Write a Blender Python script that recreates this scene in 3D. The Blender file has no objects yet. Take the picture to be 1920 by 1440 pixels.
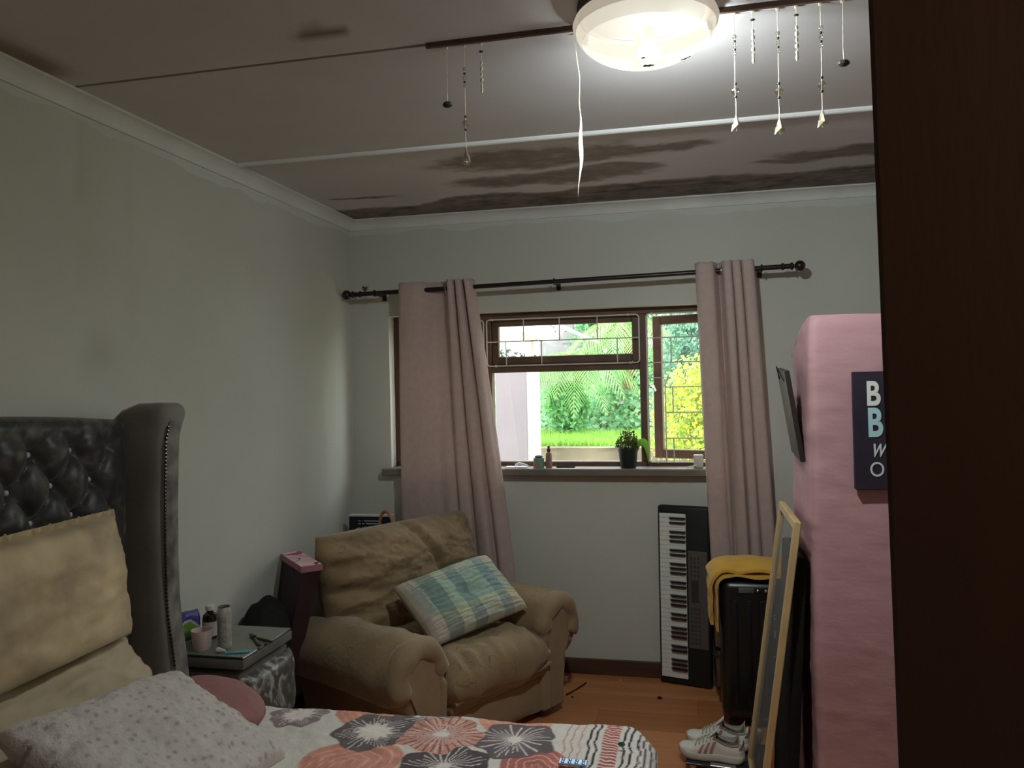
import bpy, bmesh, math, random
import numpy as np
from mathutils import Vector, Matrix, noise, Euler

random.seed(7); rng = np.random.default_rng(7)
S = bpy.context.scene
COL = S.collection
R_ = math.radians

# ------------------------------------------------------------------ camera, world, lamp, exposure
F_PX = 1495.906
CAM_YAW, CAM_PITCH, CAM_ROLL = -0.2206595, -0.00114953, 0.0216723
cd = bpy.data.cameras.new('camera'); cam = bpy.data.objects.new('camera', cd); COL.objects.link(cam)
cd.sensor_width = 36.0; cd.lens = F_PX / 1920 * 36.0; cd.clip_start = 0.02; cd.clip_end = 200
_f = Vector((math.sin(CAM_YAW) * math.cos(CAM_PITCH), math.cos(CAM_YAW) * math.cos(CAM_PITCH), math.sin(CAM_PITCH)))
_r = Vector((math.cos(CAM_YAW), -math.sin(CAM_YAW), 0)); _d = _f.cross(_r)
_c, _s = math.cos(CAM_ROLL), math.sin(CAM_ROLL)
_r2 = _r * _c + _d * _s; _d2 = _d * _c - _r * _s
mw = Matrix((( _r2.x, -_d2.x, -_f.x, 0), (_r2.y, -_d2.y, -_f.y, 0), (_r2.z, -_d2.z, -_f.z, 1.6), (0, 0, 0, 1)))
cam.matrix_world = mw
S.camera = cam
w = bpy.data.worlds.new('overcast_sky'); S.world = w; w.use_nodes = True
wn = w.node_tree; wb = wn.nodes['Background']
wb.inputs['Color'].default_value = (0.93, 0.97, 1.0, 1); wb.inputs['Strength'].default_value = 6.6
S.view_settings.view_transform = 'Standard'; S.view_settings.look = 'None'
S.view_settings.gamma = 1.0; S.view_settings.use_curve_mapping = False
S.view_settings.exposure = 0.0
LAMP_W = 128.0
LAMP = Vector((-0.095, 2.06, 2.564))
ld = bpy.data.lights.new('bulb_light', 'POINT'); ld.energy = LAMP_W; ld.color = (0.83, 0.955, 1.0); ld.shadow_soft_size = 0.035
lo = bpy.data.objects.new('bulb_light', ld); COL.objects.link(lo); lo.location = LAMP + Vector((0.005, 0.080, -0.100))
hl = bpy.data.lights.new('door_fill_light', 'POINT'); hl.energy = 6.0; hl.color = (1.0, 0.8, 0.62); hl.shadow_soft_size = 0.12  # added warm fill behind the camera that brightens the near door leaf
ho = bpy.data.objects.new('door_fill_light', hl); COL.objects.link(ho); ho.location = (0.75, -0.35, 2.3)

# ------------------------------------------------------------------ helpers
def srgb(r, g, b):
    return tuple((x / 255 / 12.92) if x / 255 <= 0.04045 else ((x / 255 + 0.055) / 1.055) ** 2.4 for x in (r, g, b))

def mat(name, rgb, rough=0.7, var=0.12, scale=6.0, bump=0.0, bscale=60.0, metal=0.0, spec=0.3, attr=None, sheen=0.0, stretch=None, detail=4.0, linear=False, trans=0.0):
    m = bpy.data.materials.new(name); m.use_nodes = True
    nt = m.node_tree; n = nt.nodes; l = nt.links
    p = n['Principled BSDF']
    c = rgb if linear else srgb(*rgb)
    tc = n.new('ShaderNodeTexCoord'); mp = n.new('ShaderNodeMapping')
    l.new(tc.outputs['Object'], mp.inputs['Vector'])
    if stretch: mp.inputs['Scale'].default_value = stretch
    tx = n.new('ShaderNodeTexNoise'); tx.inputs['Scale'].default_value = scale; tx.inputs['Detail'].default_value = detail
    l.new(mp.outputs['Vector'], tx.inputs['Vector'])
    rp = n.new('ShaderNodeMapRange'); rp.inputs['From Min'].default_value = 0.3; rp.inputs['From Max'].default_value = 0.7
    rp.inputs['To Min'].default_value = 1 - var; rp.inputs['To Max'].default_value = 1 + var
    l.new(tx.outputs['Fac'], rp.inputs['Value'])
    mx = n.new('ShaderNodeMix'); mx.data_type = 'RGBA'; mx.blend_type = 'MULTIPLY'; mx.inputs['Factor'].default_value = 1
    if attr:
        at = n.new('ShaderNodeAttribute'); at.attribute_name = attr; l.new(at.outputs['Color'], mx.inputs[6])
    else:
        mx.inputs[6].default_value = (*c, 1)
    cv = n.new('ShaderNodeCombineColor')
    for k in range(3): l.new(rp.outputs['Result'], cv.inputs[k])
    l.new(cv.outputs['Color'], mx.inputs[7])
    l.new(mx.outputs[2], p.inputs['Base Color'])
    p.inputs['Roughness'].default_value = rough; p.inputs['Metallic'].default_value = metal
    p.inputs['Specular IOR Level'].default_value = spec
    if sheen: p.inputs['Sheen Weight'].default_value = sheen; p.inputs['Sheen Roughness'].default_value = 0.4
    if bump:
        t2 = n.new('ShaderNodeTexNoise'); t2.inputs['Scale'].default_value = bscale; t2.inputs['Detail'].default_value = 3
        l.new(mp.outputs['Vector'], t2.inputs['Vector'])
        b = n.new('ShaderNodeBump'); b.inputs['Strength'].default_value = bump; b.inputs['Distance'].default_value = 0.01
        l.new(t2.outputs['Fac'], b.inputs['Height']); l.new(b.outputs['Normal'], p.inputs['Normal'])
    if trans:
        tr = n.new('ShaderNodeBsdfTranslucent'); l.new(mx.outputs[2], tr.inputs['Color'])
        ms = n.new('ShaderNodeMixShader'); ms.inputs[0].default_value = trans
        l.new(p.outputs[0], ms.inputs[1]); l.new(tr.outputs[0], ms.inputs[2]); l.new(ms.outputs[0], n['Material Output'].inputs['Surface'])
    return m

class MB:
    """collects shapes and links them as one mesh object"""
    def __init__(s): s.v = []; s.f = []; s.c = None
    def add(s, vs, fs, M=None):
        o = len(s.v)
        if M is not None: vs = [M @ Vector(p) for p in vs]
        s.v += [tuple(p) for p in vs]; s.f += [tuple(i + o for i in f) for f in fs]
        return s
    def box(s, a, b, M=None):
        (x0, y0, z0), (x1, y1, z1) = a, b
        return s.add([(x0,y0,z0),(x1,y0,z0),(x1,y1,z0),(x0,y1,z0),(x0,y0,z1),(x1,y0,z1),(x1,y1,z1),(x0,y1,z1)],
                     [(0,3,2,1),(4,5,6,7),(0,1,5,4),(1,2,6,5),(2,3,7,6),(3,0,4,7)], M)
    def rbox(s, a, b, r=0.01, seg=2, M=None):
        bm = bmesh.new(); bmesh.ops.create_cube(bm, size=1)
        for q in bm.verts: q.co = Vector([(a[i] + b[i]) / 2 + q.co[i] * (b[i] - a[i]) for i in range(3)])
        bmesh.ops.bevel(bm, geom=bm.edges[:], offset=r, segments=seg, profile=0.5, affect='EDGES')
        bm.verts.index_update()
        s.add([q.co.copy() for q in bm.verts], [[q.index for q in f.verts] for f in bm.faces], M); bm.free(); return s
    def tube(s, pts, r, n=8, cap=True, closed=False, M=None):
        pts = [Vector(p) for p in pts]; k = len(pts); vs = []; fs = []
        rr = r if hasattr(r, '__len__') else [r] * k
        up = None
        for i, p in enumerate(pts):
            if closed: t = pts[(i + 1) % k] - pts[i - 1]
            else: t = pts[min(i + 1, k - 1)] - pts[max(i - 1, 0)]
            if t.length < 1e-9: t = Vector((0, 0, 1))
            t.normalize()
            if up is None: up = Vector((0, 0, 1)) if abs(t.z) < 0.9 else Vector((1, 0, 0))
            a = t.cross(up)
            if a.length < 1e-4: a = t.orthogonal()
            a.normalize(); b = a.cross(t).normalized(); up = b
            for j in range(n):
                an = 2 * math.pi * j / n
                vs.append(p + (a * math.cos(an) + b * math.sin(an)) * rr[i])
        m = k if closed else k - 1
        for i in range(m):
            for j in range(n):
                i2 = (i + 1) % k
                fs.append((i*n+j, i*n+(j+1)%n, i2*n+(j+1)%n, i2*n+j))
        if cap and not closed:
            fs.append(tuple(range(n))[::-1]); fs.append(tuple((k-1)*n + j for j in range(n)))
        return s.add(vs, fs, M)
    def lathe(s, prof, n=24, M=None, cap=True):
        vs = []; fs = []
        for (r, z) in prof:
            for j in range(n):
                a = 2 * math.pi * j / n; vs.append((r * math.cos(a), r * math.sin(a), z))
        k = len(prof)
        for i in range(k - 1):
            for j in range(n): fs.append((i*n+j, i*n+(j+1)%n, (i+1)*n+(j+1)%n, (i+1)*n+j))
        if cap:
            if prof[0][0] > 1e-5: fs.append(tuple(range(n))[::-1])
            if prof[-1][0] > 1e-5: fs.append(tuple((k-1)*n+j for j in range(n)))
        return s.add(vs, fs, M)
    def ball(s, c, r, n=12, m=8, sc=(1,1,1), M=None):
        vs = []; fs = []
        for i in range(m + 1):
            t = math.pi * i / m
            for j in range(n):
                a = 2 * math.pi * j / n
                vs.append((c[0]+sc[0]*r*math.sin(t)*math.cos(a), c[1]+sc[1]*r*math.sin(t)*math.sin(a), c[2]+sc[2]*r*math.cos(t)))
        for i in range(m):
            for j in range(n): fs.append((i*n+j, (i+1)*n+j, (i+1)*n+(j+1)%n, i*n+(j+1)%n))
        return s.add(vs, fs, M)
    def grid(s, nx, ny, fn, M=None, flip=False):
        vs = [fn(i / nx, j / ny) for j in range(ny + 1) for i in range(nx + 1)]
        fs = []
        for j in range(ny):
            for i in range(nx):
                q = (j*(nx+1)+i, j*(nx+1)+i+1, (j+1)*(nx+1)+i+1, (j+1)*(nx+1)+i)
                fs.append(q[::-1] if flip else q)
        return s.add(vs, fs, M)
    def prism(s, poly, y0, y1, M=None):
        """polygon in xz extruded along y"""
        n = len(poly)
        vs = [(p[0], y0, p[1]) for p in poly] + [(p[0], y1, p[1]) for p in poly]
        fs = [tuple(range(n)), tuple(range(n, 2*n))[::-1]] + [(i, i+n, (i+1)%n+n, (i+1)%n) for i in range(n)]
        return s.add(vs, fs, M)
    def build(s, name, m, parent=None, smooth=True, colors=None, attr='Col', sharp=0.6):
        me = bpy.data.meshes.new(name); me.from_pydata(s.v, [], s.f); me.validate(); me.update()
        bm = bmesh.new(); bm.from_mesh(me)
        bmesh.ops.remove_doubles(bm, verts=bm.verts[:], dist=1e-6) if colors is None and len(s.v) < 20000 else None
        bmesh.ops.recalc_face_normals(bm, faces=bm.faces[:])
        bm.to_mesh(me); bm.free()
        if colors is not None:
            ca = me.color_attributes.new(attr, 'FLOAT_COLOR', 'POINT')
            arr = np.ones((len(me.vertices), 4), dtype=np.float32); arr[:, :3] = np.asarray(colors, dtype=np.float32)[:len(me.vertices)]
            ca.data.foreach_set('color', arr.ravel())
        if smooth:
            me.shade_smooth() if hasattr(me, 'shade_smooth') else None
            try: me.set_sharp_from_angle(angle=sharp)
            except Exception: pass
        me.materials.append(m)
        o = bpy.data.objects.new(name, me); COL.objects.link(o)
        if parent is not None: o.parent = parent
        return o

def tag(o, label, cat, group=None, kind=None):
    o['label'] = label; o['category'] = cat
    if group: o['group'] = group
    if kind: o['kind'] = kind
    return o
def thing(name, label, cat, loc=(0,0,0), rot=(0,0,0), group=None):
    o = bpy.data.objects.new(name, None); COL.objects.link(o); o.empty_display_size = 0.05
    o.location = loc; o.rotation_euler = rot
    return tag(o, label, cat, group)
def struct(o, label=None):
    o['kind'] = 'structure'
    if label: o['label'] = label
    return o
def nz(x, y, z=0.0): return noise.noise(Vector((x, y, z)))
def fbm(x, y, z=0.0, o=4): return noise.fractal(Vector((x, y, z)), 0.8, 2.0, o)
def T(x, y, z): return Matrix.Translation((x, y, z))
def RX(a): return Matrix.Rotation(R_(a), 4, 'X')
def RY(a): return Matrix.Rotation(R_(a), 4, 'Y')
def RZ(a): return Matrix.Rotation(R_(a), 4, 'Z')
def frame(o, x, y, z=None):
    """matrix with given origin and axes"""
    x = Vector(x).normalized(); z = x.cross(Vector(y)).normalized(); y = z.cross(x)
    return Matrix(((x.x,y.x,z.x,o[0]),(x.y,y.y,z.y,o[1]),(x.z,y.z,z.z,o[2]),(0,0,0,1)))
def sm(a, b, x):
    t = min(1, max(0, (x - a) / (b - a))); return t * t * (3 - 2 * t)

# ------------------------------------------------------------------ materials
def wall_mat(name, rgb, patch, zc):
    m = mat(name, rgb, 0.85, 0.05, 1.5, 0.25, 9.0, spec=0.2)
    nt = m.node_tree; n = nt.nodes; l = nt.links; p = n['Principled BSDF']
    src = p.inputs['Base Color'].links[0].from_socket
    tc = n.new('ShaderNodeTexCoord'); sx = n.new('ShaderNodeSeparateXYZ'); l.new(tc.outputs['Object'], sx.inputs[0])
    t = n.new('ShaderNodeTexNoise'); t.inputs['Scale'].default_value = 3.0; t.inputs['Detail'].default_value = 6
    mp = n.new('ShaderNodeMapping'); mp.inputs['Scale'].default_value = (1, 1, 0.25); l.new(tc.outputs['Object'], mp.inputs[0]); l.new(mp.outputs[0], t.inputs['Vector'])
    # brushed lighter paint just under the cornice
    a = n.new('ShaderNodeMath'); a.operation = 'MULTIPLY_ADD'; a.inputs[1].default_value = 0.12; a.inputs[2].default_value = -0.06; l.new(t.outputs['Fac'], a.inputs[0])
    b = n.new('ShaderNodeMath'); b.operation = 'ADD'; l.new(a.outputs[0], b.inputs[0]); l.new(sx.outputs['Z'], b.inputs[1])
    r = n.new('ShaderNodeMapRange'); r.inputs['From Min'].default_value = zc; r.inputs['From Max'].default_value = zc + 0.006; l.new(b.outputs[0], r.inputs['Value'])
    mx = n.new('ShaderNodeMix'); mx.data_type = 'RGBA'; l.new(r.outputs[0], mx.inputs[0]); l.new(src, mx.inputs[6]); mx.inputs[7].default_value = (*srgb(*patch), 1)
    # grey mould specks and smudges
    t3 = n.new('ShaderNodeTexNoise'); t3.inputs['Scale'].default_value = 5.5; t3.inputs['Detail'].default_value = 9; t3.inputs['Roughness'].default_value = 0.72; l.new(tc.outputs['Object'], t3.inputs['Vector'])
    r3 = n.new('ShaderNodeMapRange'); r3.inputs['From Min'].default_value = 0.62; r3.inputs['From Max'].default_value = 0.85; r3.inputs['To Max'].default_value = 0.16; l.new(t3.outputs['Fac'], r3.inputs['Value'])
    m2 = n.new('ShaderNodeMix'); m2.data_type = 'RGBA'; l.new(r3.outputs[0], m2.inputs[0]); l.new(mx.outputs[2], m2.inputs[6]); m2.inputs[7].default_value = (*srgb(110, 104, 96), 1)
    l.new(m2.outputs[2], p.inputs['Base Color'])
    return m

M = {}
M['wall'] = wall_mat('painted_plaster', (196, 196, 186), (204, 207, 200), 2.474)
M['ceil'] = mat('ceiling_board', (176, 164, 154), 0.8, 0.05, 2, 0.1, 5, attr='Col')
M['cornice'] = mat('cornice_paint', (212, 213, 208), 0.7, 0.08, 5, 0.1, 20)
M['strip'] = mat('white_cover_strip', (216, 216, 214), 0.5, 0.05)
M['dkbatten'] = mat('brown_batten', (82, 62, 52), 0.7, 0.25, 12)
M['dark'] = mat('dark_void', (26, 24, 22), 0.9)
M['skirt'] = mat('dark_skirting_wood', (84, 58, 44), 0.55, 0.3, 5, 0.15, 40, stretch=(0.3, 1, 3))
M['pink'] = mat('pink_plaster', (186, 143, 146), 0.75, 0.07, 3, 0.35, 14, stretch=(0.6, 0.6, 1.3))
M['door'] = mat('dark_door_wood', (70, 46, 34), 0.5, 0.12, 3, 0.05, 40, stretch=(3, 3, 0.4))
M['winwood'] = mat('window_hardwood', (98, 76, 62), 0.55, 0.2, 8, 0.1, 40, stretch=(1, 1, 1))
M['sill'] = mat('sill_paint', (118, 108, 98), 0.6, 0.15, 6)
M['grille'] = mat('white_steel', (205, 200, 190), 0.45, 0.08, 20)
M['rod'] = mat('dark_rod_metal', (44, 30, 30), 0.35, 0.2, 20, metal=0.3, spec=0.5)
M['curtain'] = mat('mauve_curtain_cloth', (208, 186, 178), 0.85, 0.05, 30, 0.35, 320, sheen=0.2, trans=0.22, stretch=(1, 1, 1))
M['silver'] = mat('silver_metal', (190, 190, 188), 0.28, 0.05, metal=1.0)
M['chair'] = mat('brown_velour', (144, 122, 92), 0.9, 0.14, 7, 0.2, 60, sheen=0.35)
M['chairplain'] = mat('plain_brown_velour', (148, 126, 97), 0.9, 0.1, 7, 0.15, 90, sheen=0.35)
M['attr'] = mat('printed_cloth', (255, 255, 255), 0.9, 0.05, 40, 0.2, 200, attr='Col')
M['gold'] = mat('gold_crushed_satin', (184, 163, 130), 0.55, 0.34, 6, 0.4, 9, sheen=0.3, detail=6)
M['fringe'] = mat('gold_fringe', (190, 166, 126), 0.8, 0.1, 30)
M['beige'] = mat('beige_satin', (182, 166, 138), 0.6, 0.08, 6, 0.15, 14)
M['fur'] = mat('white_spotted_plush', (214, 205, 196), 0.95, 0.06, 14, 0.35, 160, attr='Col', sheen=0.4)
M['rose'] = mat('dusky_pink_cloth', (150, 106, 104), 0.85, 0.05, 12, 0.2, 200)
M['blackcloth'] = mat('black_cloth', (24, 22, 22), 0.9, 0.2, 8, 0.3, 40)
M['mattress'] = mat('mattress_cloth', (188, 180, 168), 0.9)
M['velvetdk'] = mat('dark_grey_crushed_velvet', (64, 62, 60), 0.5, 0.5, 9, 0.25, 22, sheen=0.3, detail=7, spec=0.5)
M['velvetside'] = mat('grey_velvet', (124, 118, 112), 0.6, 0.12, 6, 0.1, 40, sheen=0.35)
M['velvetlt'] = mat('silver_crushed_velvet', (112, 108, 103), 0.45, 0.55, 16, 0.4, 25, sheen=0.3, detail=7)
M['crystal'] = mat('crystal_button', (184, 184, 190), 0.15, 0.05, spec=1.0)
M['stud'] = mat('dark_stud', (60, 56, 52), 0.25, 0.1, metal=0.9)
M['nstop'] = mat('grey_tabletop', (120, 122, 110), 0.2, 0.12, 8, spec=0.6)
M['glassgreen'] = mat('green_glass_edge', (26, 44, 34), 0.1, 0.05, spec=0.7)
M['nsvelvet'] = mat('nightstand_velvet', (96, 92, 86), 0.55, 0.25, 10, 0.2, 30, sheen=0.2)

def swirl_mat(name, dark, light, sc=11, lo=0.5, hi=0.68):
    m = mat(name, dark, 0.4, 0.2, 8, 0.2, 20, sheen=0.2)
    nt = m.node_tree; n = nt.nodes; l = nt.links; p = n['Principled BSDF']; src = p.inputs['Base Color'].links[0].from_socket
    tc = n.new('ShaderNodeTexCoord'); t = n.new('ShaderNodeTexNoise'); t.inputs['Scale'].default_value = sc; t.inputs['Detail'].default_value = 7; t.inputs['Distortion'].default_value = 2.2
    l.new(tc.outputs['Object'], t.inputs['Vector'])
    r = n.new('ShaderNodeMapRange'); r.inputs['From Min'].default_value = lo; r.inputs['From Max'].default_value = hi; r.inputs['To Max'].default_value = 0.8; l.new(t.outputs['Fac'], r.inputs['Value'])
    mx = n.new('ShaderNodeMix'); mx.data_type = 'RGBA'; l.new(r.outputs[0], mx.inputs[0]); l.new(src, mx.inputs[6]); mx.inputs[7].default_value = (*srgb(*light), 1); l.new(mx.outputs[2], p.inputs['Base Color'])
    return m
M['velvetdk'] = swirl_mat('dark_grey_velvet_painted_sheen', (60, 58, 56), (128, 126, 124), 6, 0.5, 0.85)  # lighter patches paint the velvet's highlights into the colour
M['swirl'] = swirl_mat('crushed_velvet_swirls', (84, 79, 74), (204, 202, 196))

def chair_pattern(m):
    nt = m.node_tree; n = nt.nodes; l = nt.links; p = n['Principled BSDF']; src = p.inputs['Base Color'].links[0].from_socket
    tc = n.new('ShaderNodeTexCoord'); t = n.new('ShaderNodeTexNoise'); t.inputs['Scale'].default_value = 9; t.inputs['Detail'].default_value = 1; t.inputs['Distortion'].default_value = 1.6
    l.new(tc.outputs['Object'], t.inputs['Vector'])
    a = n.new('ShaderNodeMath'); a.operation = 'SUBTRACT'; a.inputs[1].default_value = 0.56; l.new(t.outputs['Fac'], a.inputs[0])
    b = n.new('ShaderNodeMath'); b.operation = 'ABSOLUTE'; l.new(a.outputs[0], b.inputs[0])
    r = n.new('ShaderNodeMapRange'); r.inputs['From Min'].default_value = 0.004; r.inputs['From Max'].default_value = 0.014; r.inputs['To Min'].default_value = 0.44; r.inputs['To Max'].default_value = 0.0; l.new(b.outputs[0], r.inputs['Value'])
    t2 = n.new('ShaderNodeTexNoise'); t2.inputs['Scale'].default_value = 5; l.new(tc.outputs['Object'], t2.inputs['Vector'])
    r2 = n.new('ShaderNodeMapRange'); r2.inputs['From Min'].default_value = 0.48; r2.inputs['From Max'].default_value = 0.56; l.new(t2.outputs['Fac'], r2.inputs['Value'])
    k = n.new('ShaderNodeMath'); k.operation = 'MULTIPLY'; l.new(r.outputs[0], k.inputs[0]); l.new(r2.outputs[0], k.inputs[1])
    mx = n.new('ShaderNodeMix'); mx.data_type = 'RGBA'; l.new(k.outputs[0], mx.inputs[0]); l.new(src, mx.inputs[6]); mx.inputs[7].default_value = (*srgb(66, 48, 30), 1); l.new(mx.outputs[2], p.inputs['Base Color'])
    return m
chair_pattern(M['chair'])

def glass_mat(name, tint=(1, 1, 1), gloss=0.08, rough=0.02):
    m = bpy.data.materials.new(name); m.use_nodes = True; n = m.node_tree.nodes; l = m.node_tree.links; n.remove(n['Principled BSDF'])
    t = n.new('ShaderNodeBsdfTransparent'); t.inputs[0].default_value = (*tint, 1)
    g = n.new('ShaderNodeBsdfGlossy'); g.inputs['Roughness'].default_value = rough
    tn = n.new('ShaderNodeTexNoise'); tn.inputs['Scale'].default_value = 4
    mr = n.new('ShaderNodeMapRange'); mr.inputs['To Min'].default_value = gloss * 0.6; mr.inputs['To Max'].default_value = gloss * 1.4; l.new(tn.outputs['Fac'], mr.inputs['Value'])
    x = n.new('ShaderNodeMixShader'); l.new(mr.outputs[0], x.inputs[0]); l.new(t.outputs[0], x.inputs[1]); l.new(g.outputs[0], x.inputs[2])
    l.new(x.outputs[0], n['Material Output'].inputs['Surface'])
    return m
M['pane'] = glass_mat('window_glass', (0.97, 0.99, 0.98), 0.05)
M['dustyglass'] = glass_mat('dusty_frame_glass', (0.80, 0.80, 0.76), 0.10, 0.7)
M['clear'] = glass_mat('clear_bead', (0.85, 0.83, 0.78), 0.35, 0.05)

def lamp_glass(name, through, glow, c0, c1):
    m = bpy.data.materials.new(name); m.use_nodes = True; n = m.node_tree.nodes; l = m.node_tree.links; n.remove(n['Principled BSDF'])
    t = n.new('ShaderNodeBsdfTransparent'); t.inputs[0].default_value = (through, through * 0.985, through * 0.96, 1)
    e = n.new('ShaderNodeEmission'); e.inputs[1].default_value = glow
    tn = n.new('ShaderNodeTexNoise'); tn.inputs['Scale'].default_value = 5
    cr = n.new('ShaderNodeMix'); cr.data_type = 'RGBA'; cr.inputs[6].default_value = (*c0, 1); cr.inputs[7].default_value = (*c1, 1); l.new(tn.outputs['Fac'], cr.inputs[0]); l.new(cr.outputs[2], e.inputs[0])
    a = n.new('ShaderNodeAddShader'); l.new(t.outputs[0], a.inputs[0]); l.new(e.outputs[0], a.inputs[1])
    l.new(a.outputs[0], n['Material Output'].inputs['Surface'])
    return m
M['bowl'] = lamp_glass('frosted_lamp_glass', 0.5, 0.80, (1.0, 0.92, 0.72), (1.0, 0.96, 0.82))
M['bowlrim'] = lamp_glass('dimmed_lamp_glass_edge', 0.12, 0.42, (1.0, 0.88, 0.70), (0.95, 0.82, 0.62))  # passes little light, to keep the ceiling around the lamp from burning out
M['blocker'] = lamp_glass('dim_blocker_glass', 0.13, 0.55, (1.0, 0.93, 0.78), (1.0, 0.93, 0.78))  # tinted blocker material; its glow blends it into the bowl
M['bowlshoulder'] = lamp_glass('dimmed_glass_shoulder', 0.27, 0.66, (1.0, 0.90, 0.70), (1.0, 0.94, 0.78))  # zone split off the bowl to cut direct light on the ceiling
M['plateblack'] = mat('blackened_lamp_plate', (34, 30, 28), 0.95, 0.1)  # coloured near black so it doesn't glare white behind the lit bowl
def emit(name, rgb, s):
    m = bpy.data.materials.new(name); m.use_nodes = True; n = m.node_tree.nodes; l = m.node_tree.links
    p = n['Principled BSDF']; p.inputs['Emission Color'].default_value = (*rgb, 1); p.inputs['Emission Strength'].default_value = s
    return m
M['bulb'] = lamp_glass('lit_bulb_glass', 1.0, 2.0, (0.93, 0.98, 1.0), (0.95, 0.98, 1.0))
M['string'] = mat('cream_string', (214, 205, 178), 0.9, 0.15, 60)
M['stonebead'] = mat('dark_stone_bead', (52, 50, 46), 0.5, 0.3, 40)
M['shellbead'] = mat('pale_shell_bead', (206, 198, 170), 0.6, 0.2, 60)

# ------------------------------------------------------------------ room shell
D, ZC, XL, XR, YF = 4.351, 2.564, -1.93, 1.6, -0.6
fl = MB().box((XL - 0.1, YF - 0.1, -0.12), (XR + 0.1, D + 0.2, -0.012)).build('floor', mat('subfloor', (70, 45, 30), 0.8)); struct(fl, 'orange brown laminate floor')
plankm = [mat('laminate_plank_%s' % k, c, 0.42, 0.16, 3.0, 0.05, 30, spec=0.4, stretch=(0.35, 5, 1)) for k, c in (('light', (194, 130, 84)), ('mid', (186, 121, 77)), ('deep', (176, 112, 69)))]
PW = 0.195; y = 4.27; row = 0
pl_mesh = {}
while y > YF:
    y0 = max(y - PW, YF); x = XL - ((row * 0.47) % 1.2)
    while x < XR:
        a, b = max(x, XL), min(x + 1.2, XR)
        if b - a > 0.02:
            MB().box((a + 0.0006, y0 + 0.0006, -0.012), (b - 0.0006, y - 0.0006, 0)).build('plank', plankm[(row * 2 + int(x * 3 + 9)) % 3], fl, smooth=False)
        x += 1.2
    y -= PW; row += 1
x = XL
while x < XR:
    MB().box((x + 0.0006, 4.2706, -0.012), (min(x + 1.2, XR) - 0.0006, D, 0)).build('plank', plankm[1], fl, smooth=False); x += 1.2

# ceiling: backing slab with three boards, mould stains on the far one
ce = struct(MB().box((XL - 0.1, YF - 0.1, ZC + 0.012), (XR + 0.1, D + 0.2, ZC + 0.15)).build('ceiling', M['dark']), 'stained grey ceiling of painted boards')
CEILC = np.array(srgb(200, 195, 195)); MOLD = np.array(srgb(84, 75, 69)); BROWN = np.array(srgb(138, 126, 118))
# each blot: x, y, rx, ry, strength
BLOTS = [(-0.62, 3.37, 0.58, 0.19, .50), (-0.12, 3.37, 0.28, 0.06, .5), (-0.62, 3.71, 0.54, 0.15, .62), (-0.30, 3.64, 0.24, 0.10, .55),
         (0.80, 3.66, 0.50, 0.13, .60), (0.45, 3.74, 0.2, 0.05, .5), (-1.62, 3.84, 0.22, 0.035, .5), (1.3, 3.5, 0.4, 0.2, .8)]
def stain(x, y):
    d = 0.05 * fbm(x * 2.6, y * 3.2, 3.1); e = 0.02 * fbm(x * 9, y * 12, 7.7)
    v = 0
    for (bx, by, rx, ry, s) in BLOTS:
        q = math.hypot((x - bx) / rx, (y - by + d * 0.9 + e) / ry)
        v = max(v, s * (1 - sm(0.5, 1.15, q)))
    edge = 3.96 - 0.08 * fbm(x * 1.7, 1.7) - 0.04 * sm(0.1, 0.7, x) + 0.10 * sm(-1.1, -1.5, x)
    k = sm(edge - 0.05, edge + 0.05, y + e)
    v = max(v, k * (0.72 + 0.34 * fbm(x * 5, y * 8, 2)))
    v *= 0.86 + 0.22 * fbm(x * 1.5, y * 26, 11)
    return max(0, min(1, v)) * (0.85 + 0.3 * fbm(x * 14, y * 16, 5))
def board(y0, y1, nx, ny, fn):
    mb = MB(); mb.grid(nx, ny, lambda u, v: (XL + (XR - XL) * u, y0 + (y1 - y0) * v, ZC), flip=True)
    cols = []
    for p in mb.v:
        s_ = fn(p[0], p[1]); b_ = min(1, s_ * 1.6)
        b_ = sm(0.02, 0.35, s_); k_m = sm(.25, .85, s_); c = (CEILC * (1 - b_) + BROWN * b_) * (1 - k_m) + MOLD * k_m
        cols.append(c)
    n0 = len(mb.v)
    mb.box((XL, y0, ZC + 0.0005), (XR, y1, ZC + 0.011)); cols += [CEILC] * (len(mb.v) - n0)
    return mb.build('ceiling_board', M['ceil'], ce, colors=cols, smooth=False)
def corner_dirt(x, y):
    return 0.35 * (1 - sm(0.02, 0.16, x - XL - 0.055 + 0.05 * nz(y * 4, 0))) * sm(1.5, 1.9, y) * (1 - sm(2.0, 2.155, y)) + 0.5 * (1 - sm(0.6, 1.2, math.hypot((x + 0.97) / 0.1, (y - 2.0) / 0.03) + 0.4 * nz(x * 9, y * 9)))
board(YF, 2.153, 120, 60, corner_dirt)
board(2.168, 3.076, 60, 20, lambda x, y: 0)
board(3.09, D, 330, 150, stain)
struct(MB().lathe([(0.0, 0), (0.013, 0), (0.013, 3.45), (0, 3.45)], 10, T(XL + 0.06, 3.083, ZC - 0.0015) @ RY(90)).build('trim_1', M['strip']), 'white cover strip across the ceiling')
t2 = MB()
t2.box((-0.71, 2.146, ZC - 0.014), (XR, 2.156, ZC - 0.0002)); t2.box((-0.71, 2.1565, ZC - 0.007), (XR, 2.172, ZC - 0.0002))
struct(t2.build('trim_2', M['dkbatten'], smooth=False), 'brown ceiling batten broken off at one end')

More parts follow.
